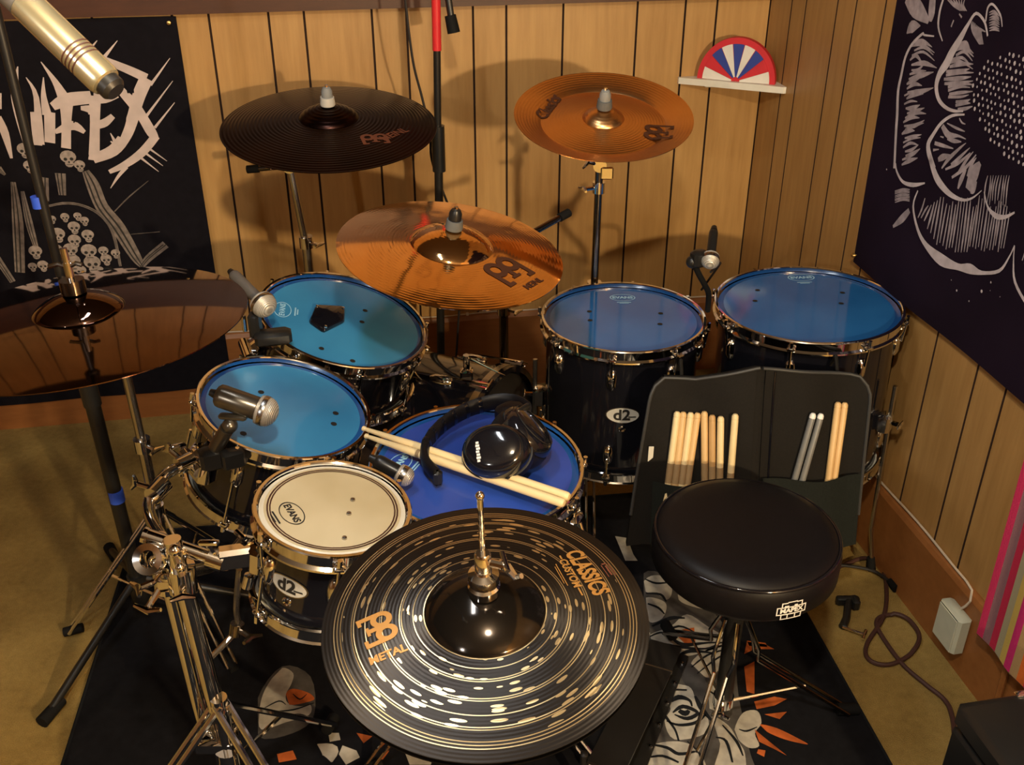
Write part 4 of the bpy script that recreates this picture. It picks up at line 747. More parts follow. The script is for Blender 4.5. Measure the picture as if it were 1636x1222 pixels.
# ---------------------------------------------------------------- tom stand, snare stand, pedal, stool
def S(x, y, z):          # the stand's upper works sit nearer the hi-hat than the toms behind
    return (x * .87, y * .87, 1.65 + (z - 1.65) * .87)
ts = thing('tom_stand', 'heavy chrome double tom stand holding the three left-hand toms', 'stand', (-.47, 1.16, 0))
T1a, T1b = V(S(-.600, 1.375, .585)), V(S(-.575, 1.350, .13)); T2a, T2b = V(S(-.565, 1.345, .60)), V(S(-.530, 1.323, .10))
part('pole', B().tube([T1a, T1b], .0125, 14), 'chrome', ts, world=True)
part('pole', B().tube([T2a, T2b], .0135, 14), 'chrome', ts, world=True)
part('hub', B().tube([S(-.530, 1.323, .13), S(-.530, 1.323, .085)], .022, 16).boxr(S(-.552, 1.337, .14), (.07, .05, .03), 0, .006), 'chrome', ts, world=True)
HB = V(S(-.530, 1.323, .10))
for a, L in ((math.radians(205), .33), (math.radians(-40), .40), (math.radians(75), .34)):
    ca, sa = math.cos(a), math.sin(a); sx, sy = -sa * .010, ca * .010
    b = B()
    for o in (-1, 1):
        b.tube([(HB.x + o * sx, HB.y + o * sy, .43), (HB.x + L * ca + o * sx, HB.y + L * sa + o * sy, .020)], .0055, 8)
    lg = part('leg', b, 'chrome', ts, world=True)
    part('rubber_foot', B().tube([(HB.x + (L - .02) * ca, HB.y + (L - .02) * sa, .022), (HB.x + (L + .02) * ca, HB.y + (L + .02) * sa, .019)], .012, 10), 'black_rubber', lg, world=True)
    part('brace', B().tube([(HB.x, HB.y, HB.z - .01), (HB.x + L * .5 * ca, HB.y + L * .5 * sa, .225)], .0045, 6), 'chrome', ts, world=True)
part('lower_pole', B().tube([(HB.x, HB.y, .44), (HB.x, HB.y, HB.z - .03)], .0135, 14), 'chrome', ts, world=True)
b = B(); clampset(b, S(-.596, 1.370, .500), (0.05, 0, 1), .021, (-.8, -.6, 0), .045); clampset(b, S(-.560, 1.343, .520), (0.05, 0, 1), .021, (.3, -.95, 0), .045)
b.box(S(-.578, 1.352, .508), (.05, .034, .030), None, .006)
part('clamp', b, 'chrome', ts, world=True)
# ring eye at the top of the near pole
Mr = frame(S(-.603, 1.338, .565), (-.15, -.80, .55))
part('ring_eye', B().lathe([(.013, -.010), (.023, -.012), (.024, 0), (.023, .012), (.013, .010), (.012, 0), (.013, -.010)], 28, Mr), 'chrome', ts, world=True)
part('ball_joint', B().ball(S(-.598, 1.345, .552), .0125), 'chrome', ts, world=True)
part('bolt', B().tube([S(-.560, 1.335, .585), S(-.548, 1.318, .545)], .006, 8).ball(S(-.556, 1.330, .590), .010, 12, 8).ball(S(-.550, 1.322, .560), .008, 12, 8), 'chrome', ts, world=True)
# arm to the small tom
Mw = lambda u, v, z: M_W @ V((u, v, z))
aw0 = V(S(-.613, 1.365, .592)); aw1 = V(S(-.500, 1.352, .552))
part('arm', B().tube([aw0, aw1], .0112, 14).tube([aw0, aw0 + (aw0 - aw1).normalized() * .006], .0125, 14), 'chrome', ts, world=True)
dr = (Mw(-.100, -.051, -.064) - aw1)
Mb = axis_frame(aw1, Mw(-.094, -.047, -.068))
b = B().tube([aw1 - (aw1 - aw0).normalized() * .012, aw1 + (aw1 - aw0).normalized() * .012], .0155, 14)
b.box((0, 0, dr.length * .5), (.036, .026, dr.length), Mb, .006)
b.tube([aw1 + V((0, 0, .012)), aw1 + V((-.004, -.006, .034))], .006, 8).box(tuple(aw1 + V((-.004, -.006, .036))), (.030, .010, .008), None, .002)
part('arm_clamp', b, 'chrome', ts, world=True)
b = B(); X = M_W @ rotz(math.radians(207))
b.box((.115, 0, -.072), (.024, .044, .052), X, .009); b.tube([X @ V((.127, -.017, -.05)), X @ V((.134, -.038, -.05))], .005, 8)
b.tube([X @ V((.123, .0, -.106)), X @ V((.127, .0, -.128))], .008, 10)
part('tom_bracket', b, 'chrome', ts, world=True)
# arms to the two bigger toms
part('arm', B().tube(curve3([S(-.590, 1.372, .57), (-.625, 1.42, .610), (-.615, 1.50, .625), (-.560, 1.555, .620)], 5), .0105, 12), 'chrome', ts, world=True)
X = M_FL @ rotz(math.radians(222))
b = B().box((.160, 0, -.10), (.028, .055, .075), X, .010); b.tube([X @ V((.18, -.03, -.09)), X @ V((.18, .03, -.09))], .012, 12); b.box((.185, -.045, -.085), (.030, .012, .012), X, .003)
part('tom_bracket', b, 'chrome', ts, world=True)
part('arm_clamp', clampset(B(), (-.617, 1.455, .622), (.3, .9, .1), .017, (-.9, .0, .35), .035), 'chrome', ts, world=True)
part('arm_clamp', clampset(B(), (-.590, 1.530, .628), (.6, .7, 0), .016, (-.7, .2, .6), .03), 'chrome', ts, world=True)
part('arm', B().tube(curve3([S(-.590, 1.375, .50), (-.53, 1.50, .44), (-.50, 1.72, .44), (-.545, 1.93, .54)], 5), .0105, 12), 'satin_steel', ts, world=True)
X = M_BL @ rotz(math.radians(205))
b = B().box((.186, 0, -.10), (.028, .055, .075), X, .010); b.tube([X @ V((.205, -.03, -.09)), X @ V((.205, .03, -.09))], .012, 12)
part('tom_bracket', b, 'chrome', ts, world=True)
part('drum_key', B().tube([S(-.600, 1.338, .500), S(-.615, 1.315, .480)], .005, 8).tube([S(-.640, 1.318, .482), S(-.615, 1.312, .474), S(-.592, 1.308, .480)], [.003, .006, .003], 8), 'chrome', ts, world=True)

# thin percussion rod between stand and tom (an L-rod with a small clamp)
part('l_rod', B().tube(curve3([S(-.470, 1.372, .515), S(-.490, 1.380, .42), S(-.500, 1.39, .36), S(-.545, 1.36, .32)], 4), .0048, 8), 'satin_steel', ts, world=True)
part('rod_clamp', clampset(B(), S(-.500, 1.392, .36), (0.2, 0.2, 1), .011, (.8, -.6, 0), .02), 'dark_chrome', ts, world=True)

ss = thing('snare_stand', 'chrome tripod stand carrying the blue snare drum', 'stand', (-.062, 1.505, 0))
tripod(ss, (-.062, 1.505), .26, .26, -.5)
part('pole', B().tube([(-.062, 1.505, .05), (-.062, 1.505, .44)], .0115, 12), 'chrome', ss, world=True)
for k in range(3):
    a = .5 + 2.094 * k; ca, sa = math.cos(a), math.sin(a)
    part('basket_arm', B().tube([(-.062, 1.505, .44), (-.062 + .10 * ca, 1.505 + .10 * sa, .465), (-.062 + .186 * ca, 1.505 + .186 * sa, .485), (-.062 + .198 * ca, 1.505 + .198 * sa, .53)], .005, 8), 'chrome', ss, world=True)

pd = thing('foot_pedal', 'long black foot pedal on the rug at the right of the hi-hat', 'pedal', (.26, 1.51, 0))
heel, toe = V((.345, 1.700, .012)), V((.165, 1.275, .012)); ax = (toe - heel).normalized(); sd = V((-ax.y, ax.x, 0))
def slab(p, q, w, t, z0, z1):
    b = B(); A = [(p + sd * w / 2), (p - sd * w / 2), (q - sd * w / 2), (q + sd * w / 2)]
    vs = [V((A[i].x, A[i].y, (z0 if i < 2 else z1))) for i in range(4)]; vs += [v + V((0, 0, t)) for v in vs]
    return b.add(vs, [(0, 1, 2, 3), (7, 6, 5, 4), (0, 4, 5, 1), (1, 5, 6, 2), (2, 6, 7, 3), (3, 7, 4, 0)])
part('base_plate', slab(heel, toe, .105, .006, .007, .007), 'black_metal', pd, world=True, smooth=0)
part('footboard', slab(heel + ax * .09, toe - ax * .02, .072, .007, .035, .105), 'black_metal', pd, world=True, smooth=0)
part('heel_plate', slab(heel + ax * .005, heel + ax * .088, .072, .008, .028, .034), 'black_metal', pd, world=True, smooth=0)
part('hinge', B().tube([heel + ax * .089 + sd * .038 + V((0, 0, .026)), heel + ax * .089 - sd * .038 + V((0, 0, .026))], .005, 8), 'chrome', pd, world=True)
for k in range(7):
    q = heel + ax * (.03 + .062 * k) + sd * .046
    part('stud', B().lathe([(.0045, .012), (.004, .017), (0, .018)], 8, trans(q.x, q.y, 0)), 'chrome', pd, world=True)
for s in (-1, 1):
    q = toe - ax * .03 + sd * s * .045
    part('frame_post', B().box((q.x, q.y, .065), (.014, .016, .11), None, .003), 'black_metal', pd, world=True)

st = thing('drum_stool', 'round black padded drum stool with a white MAPEX mark on its side', 'stool', (.431, 1.494, 0))
c0 = V((.431, 1.494, .512)); R = .170
Mst = trans(*c0)
part('seat_top', B().lathe([(R - .006, -.010), (R - .012, -.003), (R - .03, .002), (R * .6, .005), (0, .006)], 72, Mst), 'black_leather', st, world=True)
part('seat_side', B().lathe([(R - .03, -.085), (R - .008, -.080), (R + .001, -.068), (R + .002, -.030), (R - .002, -.016), (R - .006, -.010)], 72, Mst), 'black_leather', st, world=True)
tor = [(R - .0035 + .0035 * math.cos(a), -.0105 + .0035 * math.sin(a)) for a in [i * math.pi / 5 for i in range(11)]]
part('piping', B().lathe(tor, 72, Mst), 'black_lacquer', st, world=True)
def side(p, az, zc):
    b = B(); vs = []
    for x, y in p[0]:
        a = az + x / R; vs.append(((R + .0032) * math.cos(a), (R + .0032) * math.sin(a), zc + y))
    return b.add(vs, p[1], Mst)
az = math.radians(-74)
sh = merge2d(rect2d(-.0195, .0085, -.0175, .018), rect2d(.0175, .0085, .0195, .018), rect2d(-.0195, .016, -.008, .0182), rect2d(.008, .016, .0195, .0182), rect2d(-.009, .0175, .009, .0197),
             rect2d(-.0275, .0065, .0275, .0088, 6), rect2d(-.0275, -.0088, .0275, -.0065, 6), rect2d(-.0275, -.0065, -.0255, .0065), rect2d(.0255, -.0065, .0275, .0065),
             rect2d(-.0195, -.0165, -.0175, -.0085), rect2d(.0175, -.0165, .0195, -.0085), rect2d(-.0195, -.0185, .0195, -.0165, 6), rect2d(-.008, -.0185, -.006, -.0085), rect2d(.006, -.0185, .008, -.0085), rect2d(-.014, .0085, -.006, .0115), rect2d(.004, .0085, .010, .0120))
part('logo', side(sh, az, -.050), 'white_print', st, world=True)
part('lettering', side(text2d('MAPEX', .0135, 0, .0006), az, -.050), 'white_print', st, world=True)
part('underside', B().lathe([(0, -.088), (.09, -.088), (R - .03, -.085)], 48, Mst), 'black_plastic', st, world=True)
part('post', B().tube([(.431, 1.494, .42), (.431, 1.494, .16)], .0125, 14), 'dark_chrome', st, world=True)
part('sleeve', B().tube([(.431, 1.494, .33), (.431, 1.494, .05)], .0175, 16), 'black_metal', st, world=True)
b = B(); clampset(b, (.431, 1.494, .335), (0, 0, 1), .023, (.85, -.5, 0), .036); clampset(b, (.431, 1.494, .345), (0, 0, 1), .020, (-.8, -.6, 0), .02)
part('height_clamp', b, 'chrome', st, world=True)
for a, nm in ((math.radians(-118), 0), (math.radians(6), 1), (math.radians(105), 2)):
    ca, sa = math.cos(a), math.sin(a); b = B()
    for o in (-.013, .013):
        sx, sy = -sa * o, ca * o
        b.tube([(.431 + .02 * ca + sx, 1.494 + .02 * sa + sy, .30), (.431 + .05 * ca + sx * 1.6, 1.494 + .05 * sa + sy * 1.6, .225), (.431 + .055 * ca + sx, 1.494 + .055 * sa + sy, .19), (.431 + .27 * ca + sx, 1.494 + .27 * sa + sy, .014)], .0042, 8)
    lg = part('leg', b, 'chrome' if nm == 0 else 'dark_chrome', st, world=True)
    part('rubber_foot', B().tube([(.431 + .25 * ca, 1.494 + .25 * sa, .018), (.431 + .295 * ca, 1.494 + .295 * sa, .014)], .013, 10), 'black_rubber', lg, world=True)
    part('brace', B().tube([(.431 + .015 * ca, 1.494 + .015 * sa, .07), (.431 + .17 * ca, 1.494 + .17 * sa, .095)], .0032, 6), 'chrome', st, world=True)
part('collar', clampset(B(), (.431, 1.494, .075), (0, 0, 1), .021, (-.3, -.95, 0), .024), 'chrome', st, world=True)

# ---------------------------------------------------------------- microphones and their stands
ms = thing('microphone_stand', 'black boom stand with blue tape standing at the left of the kit', 'stand', (-.862, 1.82, 0))
part('pole', B().tube([(-.862, 1.82, .05), (-.872, 1.82, .62)], .0155, 14), 'black_metal', ms, world=True)
part('upper_pole', B().tube([(-.872, 1.82, .60), (-.882, 1.82, 1.62)], .0088, 12), 'black_metal', ms, world=True)
part('clutch', B().tube([(-.871, 1.82, .58), (-.873, 1.82, .66)], .0185, 14), 'black_plastic', ms, world=True)
part('tape', B().tube([(-.885, 1.82, 1.008), (-.8852, 1.82, 1.030)], .0115, 14), 'blue_tape', ms, world=True)
part('tape', B().tube([(-.8655, 1.82, .335), (-.866, 1.82, .365)], .0165, 14), 'blue_tape', ms, world=True)
part('hub', B().tube([(-.862, 1.82, .045), (-.862, 1.82, .13)], .022, 14), 'black_plastic', ms, world=True)
for fx, fy in ((-.967, 1.499), (-1.024, 2.053), (-.545, 1.86)):
    d = V((fx + .862, fy - 1.82, 0)).normalized()
    lg = part('leg', B().tube([V((-.862, 1.82, .115)) + d * .02, V((fx, fy, .015))], .0088, 10), 'black_metal', ms, world=True)
    part('rubber_foot', B().tube([V((fx, fy, .018)) - d * .05, V((fx, fy, .0148)) + d * .012], [.0125, .0145], 12), 'black_rubber', lg, world=True)
mtail = V((-.372, .772, 1.553))
part('boom_joint', B().ball((-.882, 1.82, 1.62), .024).box((-.882, 1.82, 1.64), (.03, .05, .04), None, .006), 'black_plastic', ms, world=True)
part('boom', B().tube([(-.95, 2.0, 1.56), (-.882, 1.82, 1.62), (-.44, .84, 1.665)], .0085, 12), 'black_metal', ms, world=True)
part('clip', B().tube([(-.44, .84, 1.665), (-.430, .82, 1.64), (-.400, .790, 1.585)], [.010, .012, .012], 12), 'black_plastic', ms, world=True)
pm = thing('pencil_microphone', 'pale gold pencil microphone reaching in from the top left corner', 'microphone', axis_frame((-.400, .785, 1.580), (-.287, .732, 1.484)))
Lm = (V((-.287, .732, 1.484)) - V((-.400, .785, 1.580))).length
part('rear_body', B().lathe([(0, -.01), (.011, -.01), (.0118, 0), (.0118, Lm * .48), (.0112, Lm * .485)], 28), 'mic_grey', pm)
cb = part('capsule_body', B().lathe([(.0112, Lm * .485), (.0122, Lm * .49), (.0122, Lm - .004), (.0112, Lm - .001), (.0095, Lm)], 28), 'mic_brass', pm)
for k in range(4): part('slot', B().lathe([(.0123, Lm * .80 + k * .0035), (.01245, Lm * .80 + k * .0035 + .0006), (.0123, Lm * .80 + k * .0035 + .0014)], 28), 'ink_brown', cb)
part('grille', B().lathe([(.0095, Lm), (.0095, Lm + .006), (.007, Lm + .009), (0, Lm + .009)], 24), 'black_metal', pm)

m2 = thing('microphone_stand', 'tall black stand with red taped top before the back wall', 'stand', (-.212, 2.62, 0))
part('pole', B().tube([(-.212, 2.62, .05), (-.192, 2.61, .89)], .0115, 12), 'black_metal', m2, world=True)
part('clutch', B().tube([(-.192, 2.61, .83), (-.1915, 2.61, .95)], .0175, 14), 'black_plastic', m2, world=True)
part('upper_pole', B().tube([(-.1915, 2.61, .94), (-.186, 2.60, 1.145)], .0095, 12), 'black_metal', m2, world=True)
part('tape', B().tube([(-.186, 2.60, 1.14), (-.181, 2.60, 1.45)], .0115, 14), 'red_tape', m2, world=True)
part('boom', B().tube([(-.145, 2.585, 1.20), (-.185, 2.62, 1.48), (-.23, 2.30, 1.60)], .0085, 10), 'black_metal', m2, world=True)
part('counterweight', B().tube([(-.150, 2.587, 1.225), (-.142, 2.583, 1.185)], [.014, .016], 12), 'black_rubber', m2, world=True)
tripod(m2, (-.212, 2.62), .22, .24, .6, 'black_metal', .008, False)
cab = thing('microphone_cable', 'thin black cable hanging along the red-taped stand', 'cable', (-.24, 2.63, 0))
part('strand', B().tube(curve3([(-.27, 2.60, 1.46), (-.262, 2.61, 1.30), (-.250, 2.62, 1.12), (-.232, 2.635, 1.02), (-.215, 2.64, .93), (-.214, 2.64, .86), (-.198, 2.635, .80), (-.170, 2.63, .72), (-.14, 2.62, .60), (-.16, 2.63, .3), (-.18, 2.70, .02), (-.05, 2.78, .006)]), .0032, 8), 'cable_black', cab, world=True)

def tom_mic(name, label, tail, front, rb, body, grille_r, body_mat, clip_fn):
    tail, front = V(tail), V(front); L = (front - tail).length
    t = thing(name, label, 'microphone', axis_frame(tail, front))
    part('body', B().lathe([(0, 0), (rb * .75, 0), (rb * .95, .004), (rb, .010), (rb, L - .017 - grille_r * .78), (rb * .96, L - .015 - grille_r * .78)], 28), body_mat, t)
    gz = L - .017 - grille_r * .78
    gr = part('grille', B().lathe([(rb * .96, gz + .001), (grille_r * .96, gz + .003), (grille_r, gz + .007), (grille_r, gz + .016), (grille_r * .985, gz + .017)] + [(grille_r * math.cos(a) * .985, gz + .017 + (L - gz - .017) * math.sin(a)) for a in [i * math.pi / 14 for i in range(1, 7)]] + [(0, L)], 32), 'mic_mesh', t)
    part('band', B().lathe([(grille_r * 1.01, gz + .008), (grille_r * 1.03, gz + .010), (grille_r * 1.03, gz + .015), (grille_r * 1.01, gz + .017)], 32), 'satin_steel', gr)
    part('connector', B().lathe([(0, -.012), (.006, -.012), (.0085, 0)], 16), 'black_metal', t)
    clip_fn(t)
    return t
m = NT('mic_mesh')
mp = m.obj(); sp = m.n('ShaderNodeSeparateXYZ'); m.l(mp, sp.inputs[0])
w = m.math('SINE', m.math('MULTIPLY', sp.outputs[2], 2600.0))
m.set(Base_Color=m.mix(m.math('ADD', m.math('MULTIPLY', w, .5), .5), (0.42, 0.40, 0.35), (0.78, 0.74, 0.66)), Metallic=0.55, Roughness=0.4)
m.bump(w, 0.4, 0.001)
def clipFL(t):
    a, bb = V((-.545, 1.600, .672)), V((-.520, 1.580, .725))
    part('swivel', B().tube([(-.520, 1.501, .680), (-.490, 1.488, .728)], .0130, 16), 'mic_bronze', t, world=True)
    part('knuckle', B().ball((-.484, 1.486, .735), .0135).boxr((-.478, 1.490, .750), (.05, .014, .010), -.15, .003), 'mic_bronze', t, world=True)
    part('clip', B().boxr((-.528, 1.500, .660), (.045, .034, .040), .4, .006).boxr((-.490, 1.492, .664), (.040, .026, .034), .5, .004), 'black_plastic', t, world=True)
tom_mic('drum_microphone', 'large bronze drum microphone pointing across the nearest pale blue tom', (-.505, 1.506, .785), (-.401, 1.490, .752), .0205, .56, .0262, 'mic_bronze', clipFL)
def clipBL(t):
    part('clip', B().boxr((-.490, 1.865, .715), (.075, .040, .028), .25, .006).box((-.526, 1.875, .738), (.022, .035, .055), None, .005), 'black_plastic', t, world=True)
    part('screw', B().tube([(-.546, 1.868, .762), (-.546, 1.865, .728)], .005, 8), 'chrome', t, world=True)
tom_mic('drum_microphone', 'drum microphone with a white ball grille over the back tom edge', (-.579, 1.950, .818), (-.488, 1.860, .775), .0125, .60, .0265, 'mic_grey', clipBL)
def clipSN(t):
    part('clip', B().box((-.226, 1.446, .655), (.030, .026, .045), None, .005), 'black_plastic', t, world=True)
tom_mic('drum_microphone', 'small black microphone with a silver grille between cream tom and snare', (-.232, 1.443, .692), (-.168, 1.421, .666), .0130, .56, .0172, 'black_plastic', clipSN)
def clipFT(t):
    part('gooseneck', B().tube(curve3([(.452, 2.13, .650), (.444, 2.10, .705), (.425, 2.06, .745), (.400, 2.04, .790), (.395, 2.035, .812)], 5), .0065, 10), 'black_rubber', t, world=True)
    part('clip', B().boxr((.402, 2.035, .818), (.036, .03, .036), .4, .006).ball((.388, 2.035, .810), .014), 'black_plastic', t, world=True)
    part('lead', B().tube(curve3([(.452, 2.14, .742), (.48, 2.20, .735), (.50, 2.28, .70), (.48, 2.36, .6)], 5), .003, 8), 'cable_black', t, world=True)
tom_mic('drum_microphone', 'black microphone with a pale round grille between the two floor toms', (.441, 2.10, .856), (.420, 2.005, .812), .0100, .58, .0195, 'black_plastic', clipFT)

# ---------------------------------------------------------------- sticks, headphones, stick bag
def stick(label, p0, p1, rb, mat, group, tip=None, worn=None, bead=True, name='drumstick'):
    p0, p1 = V(p0), V(p1); L = (p1 - p0).length          # p0 butt, p1 tip
    t = thing(name, label, 'drumstick', axis_frame(p0, p1), group)
    if bead:
        pr = [(0, 0), (rb * .7, 0), (rb * .95, .003), (rb, .008), (rb, L * .72), (rb * .5, L - .012), (rb * .42, L - .009)]
        part('shaft', B().lathe(pr, 14), mat, t)
        part('tip', B().lathe([(rb * .42, L - .009), (rb * .62, L - .006), (rb * .6, L - .002), (0, L)], 12), tip or mat, t)
    else:
        part('shaft', B().lathe([(0, 0), (rb, 0), (rb, L - .006), (rb * .9, L - .004)], 14), mat, t)
        part('tip', B().lathe([(rb * .9, L - .004), (rb * 1.0, L - .0035), (rb * .95, L + .003), (rb * .6, L + .007), (0, L + .008)], 14), tip or mat, t)
    if worn:
        part('worn_band', B().lathe([(rb * 1.02, worn[0] * L), (rb * 1.03, worn[0] * L + .002), (rb * 1.03, worn[1] * L), (rb * 1.02, worn[1] * L + .001)], 14), 'stick_worn', t)
    return t
stick('pale drumstick across the snare, running on under the ear cup to the rim', (.095, 1.3785, .662), (-.275, 1.5860, .668), .0078, 'stick_pale', 'drumsticks on the snare', bead=True)
stick('pale drumstick on the snare with a dark line, the lower of the crossed pair', (.086, 1.3625, .6605), (-.268, 1.5665, .664), .0078, 'stick_pale', 'drumsticks on the snare', worn=(.70, .715))
hp = thing('headphones', 'black padded headphones lying on the blue snare head', 'headphones', (-.03, 1.50, .645))
# headband lies on the head as an arc, cups at its two ends
arc = curve3([(-.128, 1.438, .664), (-.150, 1.475, .668), (-.152, 1.520, .674), (-.128, 1.570, .682), (-.085, 1.612, .690), (-.035, 1.632, .696), (.005, 1.625, .700), (.030, 1.595, .702)], 6)
def flatband(L, w, th, up=(0, 0, 1)):
    b = B(); n = len(L); vs = []
    for i, p in enumerate(L):
        p = V(p); t = (V(L[min(i + 1, n - 1)]) - V(L[max(i - 1, 0)])).normalized(); o = t.cross(V(up)).normalized()
        for k in range(12):
            a = 2 * math.pi * k / 12
            vs.append(p + o * (th / 2 * math.cos(a)) + V(up) * (w / 2 * math.sin(a)))
    fs = [(i * 12 + k, i * 12 + (k + 1) % 12, (i + 1) * 12 + (k + 1) % 12, (i + 1) * 12 + k) for i in range(n - 1) for k in range(12)]
    fs += [tuple(reversed(range(12))), tuple(range((n - 1) * 12, n * 12))]
    return b.add(vs, fs)
hb = part('headband', flatband(arc, .034, .016), 'black_leather', hp, world=True)
for k in range(12, 30, 3):
    q = V(arc[k]); t_ = (V(arc[k + 1]) - V(arc[k - 1])).normalized()
    part('pleat', B().lathe([(.012, -.004), (.0125, 0), (.012, .004)], 16, frame(q, t_, (0, 0, 1)) @ Matrix.Diagonal((1.42, .72, 1, 1))), 'black_lacquer', hb, world=True)
part('slider', B().boxr((-.127, 1.436, .661), (.018, .013, .030), .6, .005), 'black_plastic', hp, world=True)
def cup(cen, nrm, rx, ry, depth, lettering=False):
    Mc = frame(cen, nrm) @ Matrix.Diagonal((rx, ry, 1, 1))
    pr = [(0, depth), (.35, depth * .985), (.62, depth * .93), (.80, depth * .82), (.92, depth * .62), (.97, depth * .42), (1.0, depth * .25), (1.0, 0), (.97, -.004)]
    c = part('ear_cup', B().lathe(list(reversed(pr)), 48, Mc), 'black_lacquer', hp, world=True)
    part('ear_pad', B().lathe([(.60, -.028), (.85, -.034), (1.0, -.030), (1.06, -.016), (1.04, -.001), (.9, .001)], 40, Mc), 'black_leather', c, world=True)
    part('ridge', B().lathe([(.80, depth * .825), (.815, depth * .86), (.84, depth * .80)], 48, Mc), 'black_plastic', c, world=True)
    return c, Mc
c1, Mc1 = cup((-.026, 1.462, .696), (-.18, -.66, .72), .060, .048, .034)
zc = lambda u, v: .0345 - .006 * ((u / .050) ** 2 + (v / .045) ** 2)
Mcc = frame((-.026, 1.462, .696), (-.18, -.66, .72))
lt = place2d(merge2d(*[(lambda q, k: ([(x, y) for x, y in q[0]], q[1]))(rect2d(-.014 + k * .0042, -.002 - (k % 2) * .0006, -.0108 + k * .0042, .002 + ((k * 7) % 3) * .0006, 1), k) for k in range(7)]), -.026, -.006, math.radians(-84), 1.25, 1.3, zc)
lt.v = [tuple(Mcc @ V(v)) for v in lt.v]
part('mark', lt, 'white_print', c1, world=True)
c2, _ = cup((.022, 1.516, .698), (.62, .10, .62), .054, .058, .030)
part('yoke', flatband(curve3([(.030, 1.598, .702), (.024, 1.560, .725), (.004, 1.515, .735), (-.018, 1.482, .728)], 5), .022, .010, (.3, .2, .9)), 'black_plastic', hp, world=True)
part('hinge', B().boxr((.0, 1.575, .705), (.055, .05, .036), .5, .010), 'black_leather', hp, world=True)
part('lead', B().tube(curve3([(.030, 1.600, .700), (.034, 1.625, .690), (.028, 1.655, .672), (.022, 1.690, .664), (.018, 1.705, .60), (.02, 1.72, .50)], 5), .0026, 8), 'cable_black', hp, world=True)

bag = thing('stick_bag', 'open black stick bag hung against the floor toms, full of sticks', 'bag', (.52, 1.80, .1))
def bagpt(x, z):
    # x across, z height: leans outwards towards the bottom, folded along the spine at x = .515
    y = 1.885 - (.62 - z) * .27
    y -= .030 * (1 - min(1, abs(x - .515) / .20))                  # spine pushed out between the toms
    y += .006 * math.sin(x * 40 + z * 9) * (1 if z < .6 else .4)
    lift = .036 * max(0, 1 - abs(x - .505) / (.12 if x < .505 else .24)) * max(0, (z - .30) / .32)
    return V((x, y, z + lift))
def bag_panel(xs, zs, th, fx=None):
    b = B(); nx, nz = len(xs), len(zs); vs = []
    for s in (0, 1):
        for z in zs:
            for x in xs:
                xx = fx(x, z) if fx else x
                p = bagpt(xx, z); p.y -= th if s == 0 else 0
                vs.append(p)
    fs = []
    for j in range(nz - 1):
        for i in range(nx - 1):
            a = j * nx + i; fs.append((a, a + 1, a + nx + 1, a + nx)); o = nx * nz
            fs.append((o + a, o + a + nx, o + a + nx + 1, o + a + 1))
    o = nx * nz
    for i in range(nx - 1):
        fs.append((i, o + i, o + i + 1, i + 1)); a = (nz - 1) * nx + i; fs.append((a, a + 1, o + a + 1, o + a))
    for j in range(nz - 1):
        a = j * nx; fs.append((a, a + nx, o + a + nx, o + a)); a = j * nx + nx - 1; fs.append((a, o + a, o + a + nx, a + nx))
    return b.add(vs, fs)
def xs_(a, b_, n): return [a + (b_ - a) * i / n for i in range(n + 1)]
def corner(x, z):
    # rounded top corners
    if z > .57:
        k = (z - .57) / .05; k = 1 - math.sqrt(max(0, 1 - k * k))
        x = x + (.038 * k if x < .34 else (-.038 * k if x > .70 else 0)) * (1 if (x < .31 or x > .735) else .3)
    return x
def topz(x): return .0
zs = xs_(.25, .617, 22)
def lpan(x, z): return corner(x, z) - (.62 - z) * .12 * max(0, (.5 - x) / .2)
part('left_panel', bag_panel(xs_(.296, .505, 14), zs, .014, lpan), 'nylon_bag', bag, world=True)
part('right_panel', bag_panel(xs_(.525, .756, 14), zs, .014, corner), 'nylon_bag', bag, world=True)
part('spine', bag_panel(xs_(.500, .530, 4), xs_(.25, .617, 16), .010), 'nylon_bag', bag, world=True)
def edge(pts): return B().tube([tuple(bagpt(*p) + V((0, -.014, 0))) for p in pts], .0038, 8)
part('piping', edge([(lpan(.296, z), z) for z in zs[4:]] + [(x, .617) for x in xs_(.345, .505, 8)] + [(.512, .619)]), 'piping', bag, world=True)
part('piping', edge([(.518, .619)] + [(x, .619) for x in xs_(.53, .71, 8)] + [(corner(.756, z), z) for z in reversed(zs[4:])]), 'piping', bag, world=True)
def pocket(x0, x1, ztop, sag):
    b = B(); xs = xs_(x0, x1, 14); zz = xs_(.258, ztop, 8); vs = []
    for z in zz:
        for i, x in enumerate(xs):
            u = i / 14; p = bagpt(x, z - (sag * math.sin(math.pi * u) if z == zz[-1] else 0)); p.y -= .026 + .012 * math.sin(math.pi * u); vs.append(p)
    n = 15
    fs = [(j * n + i, j * n + i + 1, (j + 1) * n + i + 1, (j + 1) * n + i) for j in range(8) for i in range(14)]
    return b.add(vs, fs)
part('pocket', pocket(.302, .500, .402, .0), 'pocket_mesh', bag, world=True)
part('pocket', pocket(.530, .750, .415, .004), 'pocket_mesh', bag, world=True)
part('zip', B().tube([tuple(bagpt(.545, z) + V((0, -.016, 0))) for z in xs_(.40, .615, 6)], .0022, 6), 'black_lacquer', bag, world=True)
for hx in (.36, .69): part('hanging_strap', B().tube([tuple(bagpt(hx, .60) + V((0, .004, 0))), tuple(bagpt(hx, .63) + V((0, .03, .005))), tuple(bagpt(hx, .60) + V((0, .062, .0)))], .004, 8), 'nylon_bag', bag, world=True)
part('tag', B().box(tuple(bagpt(.289, .452) + V((.008, -.017, 0))), (.011, .002, .046), None, .0006), 'white_plastic', bag, world=True)
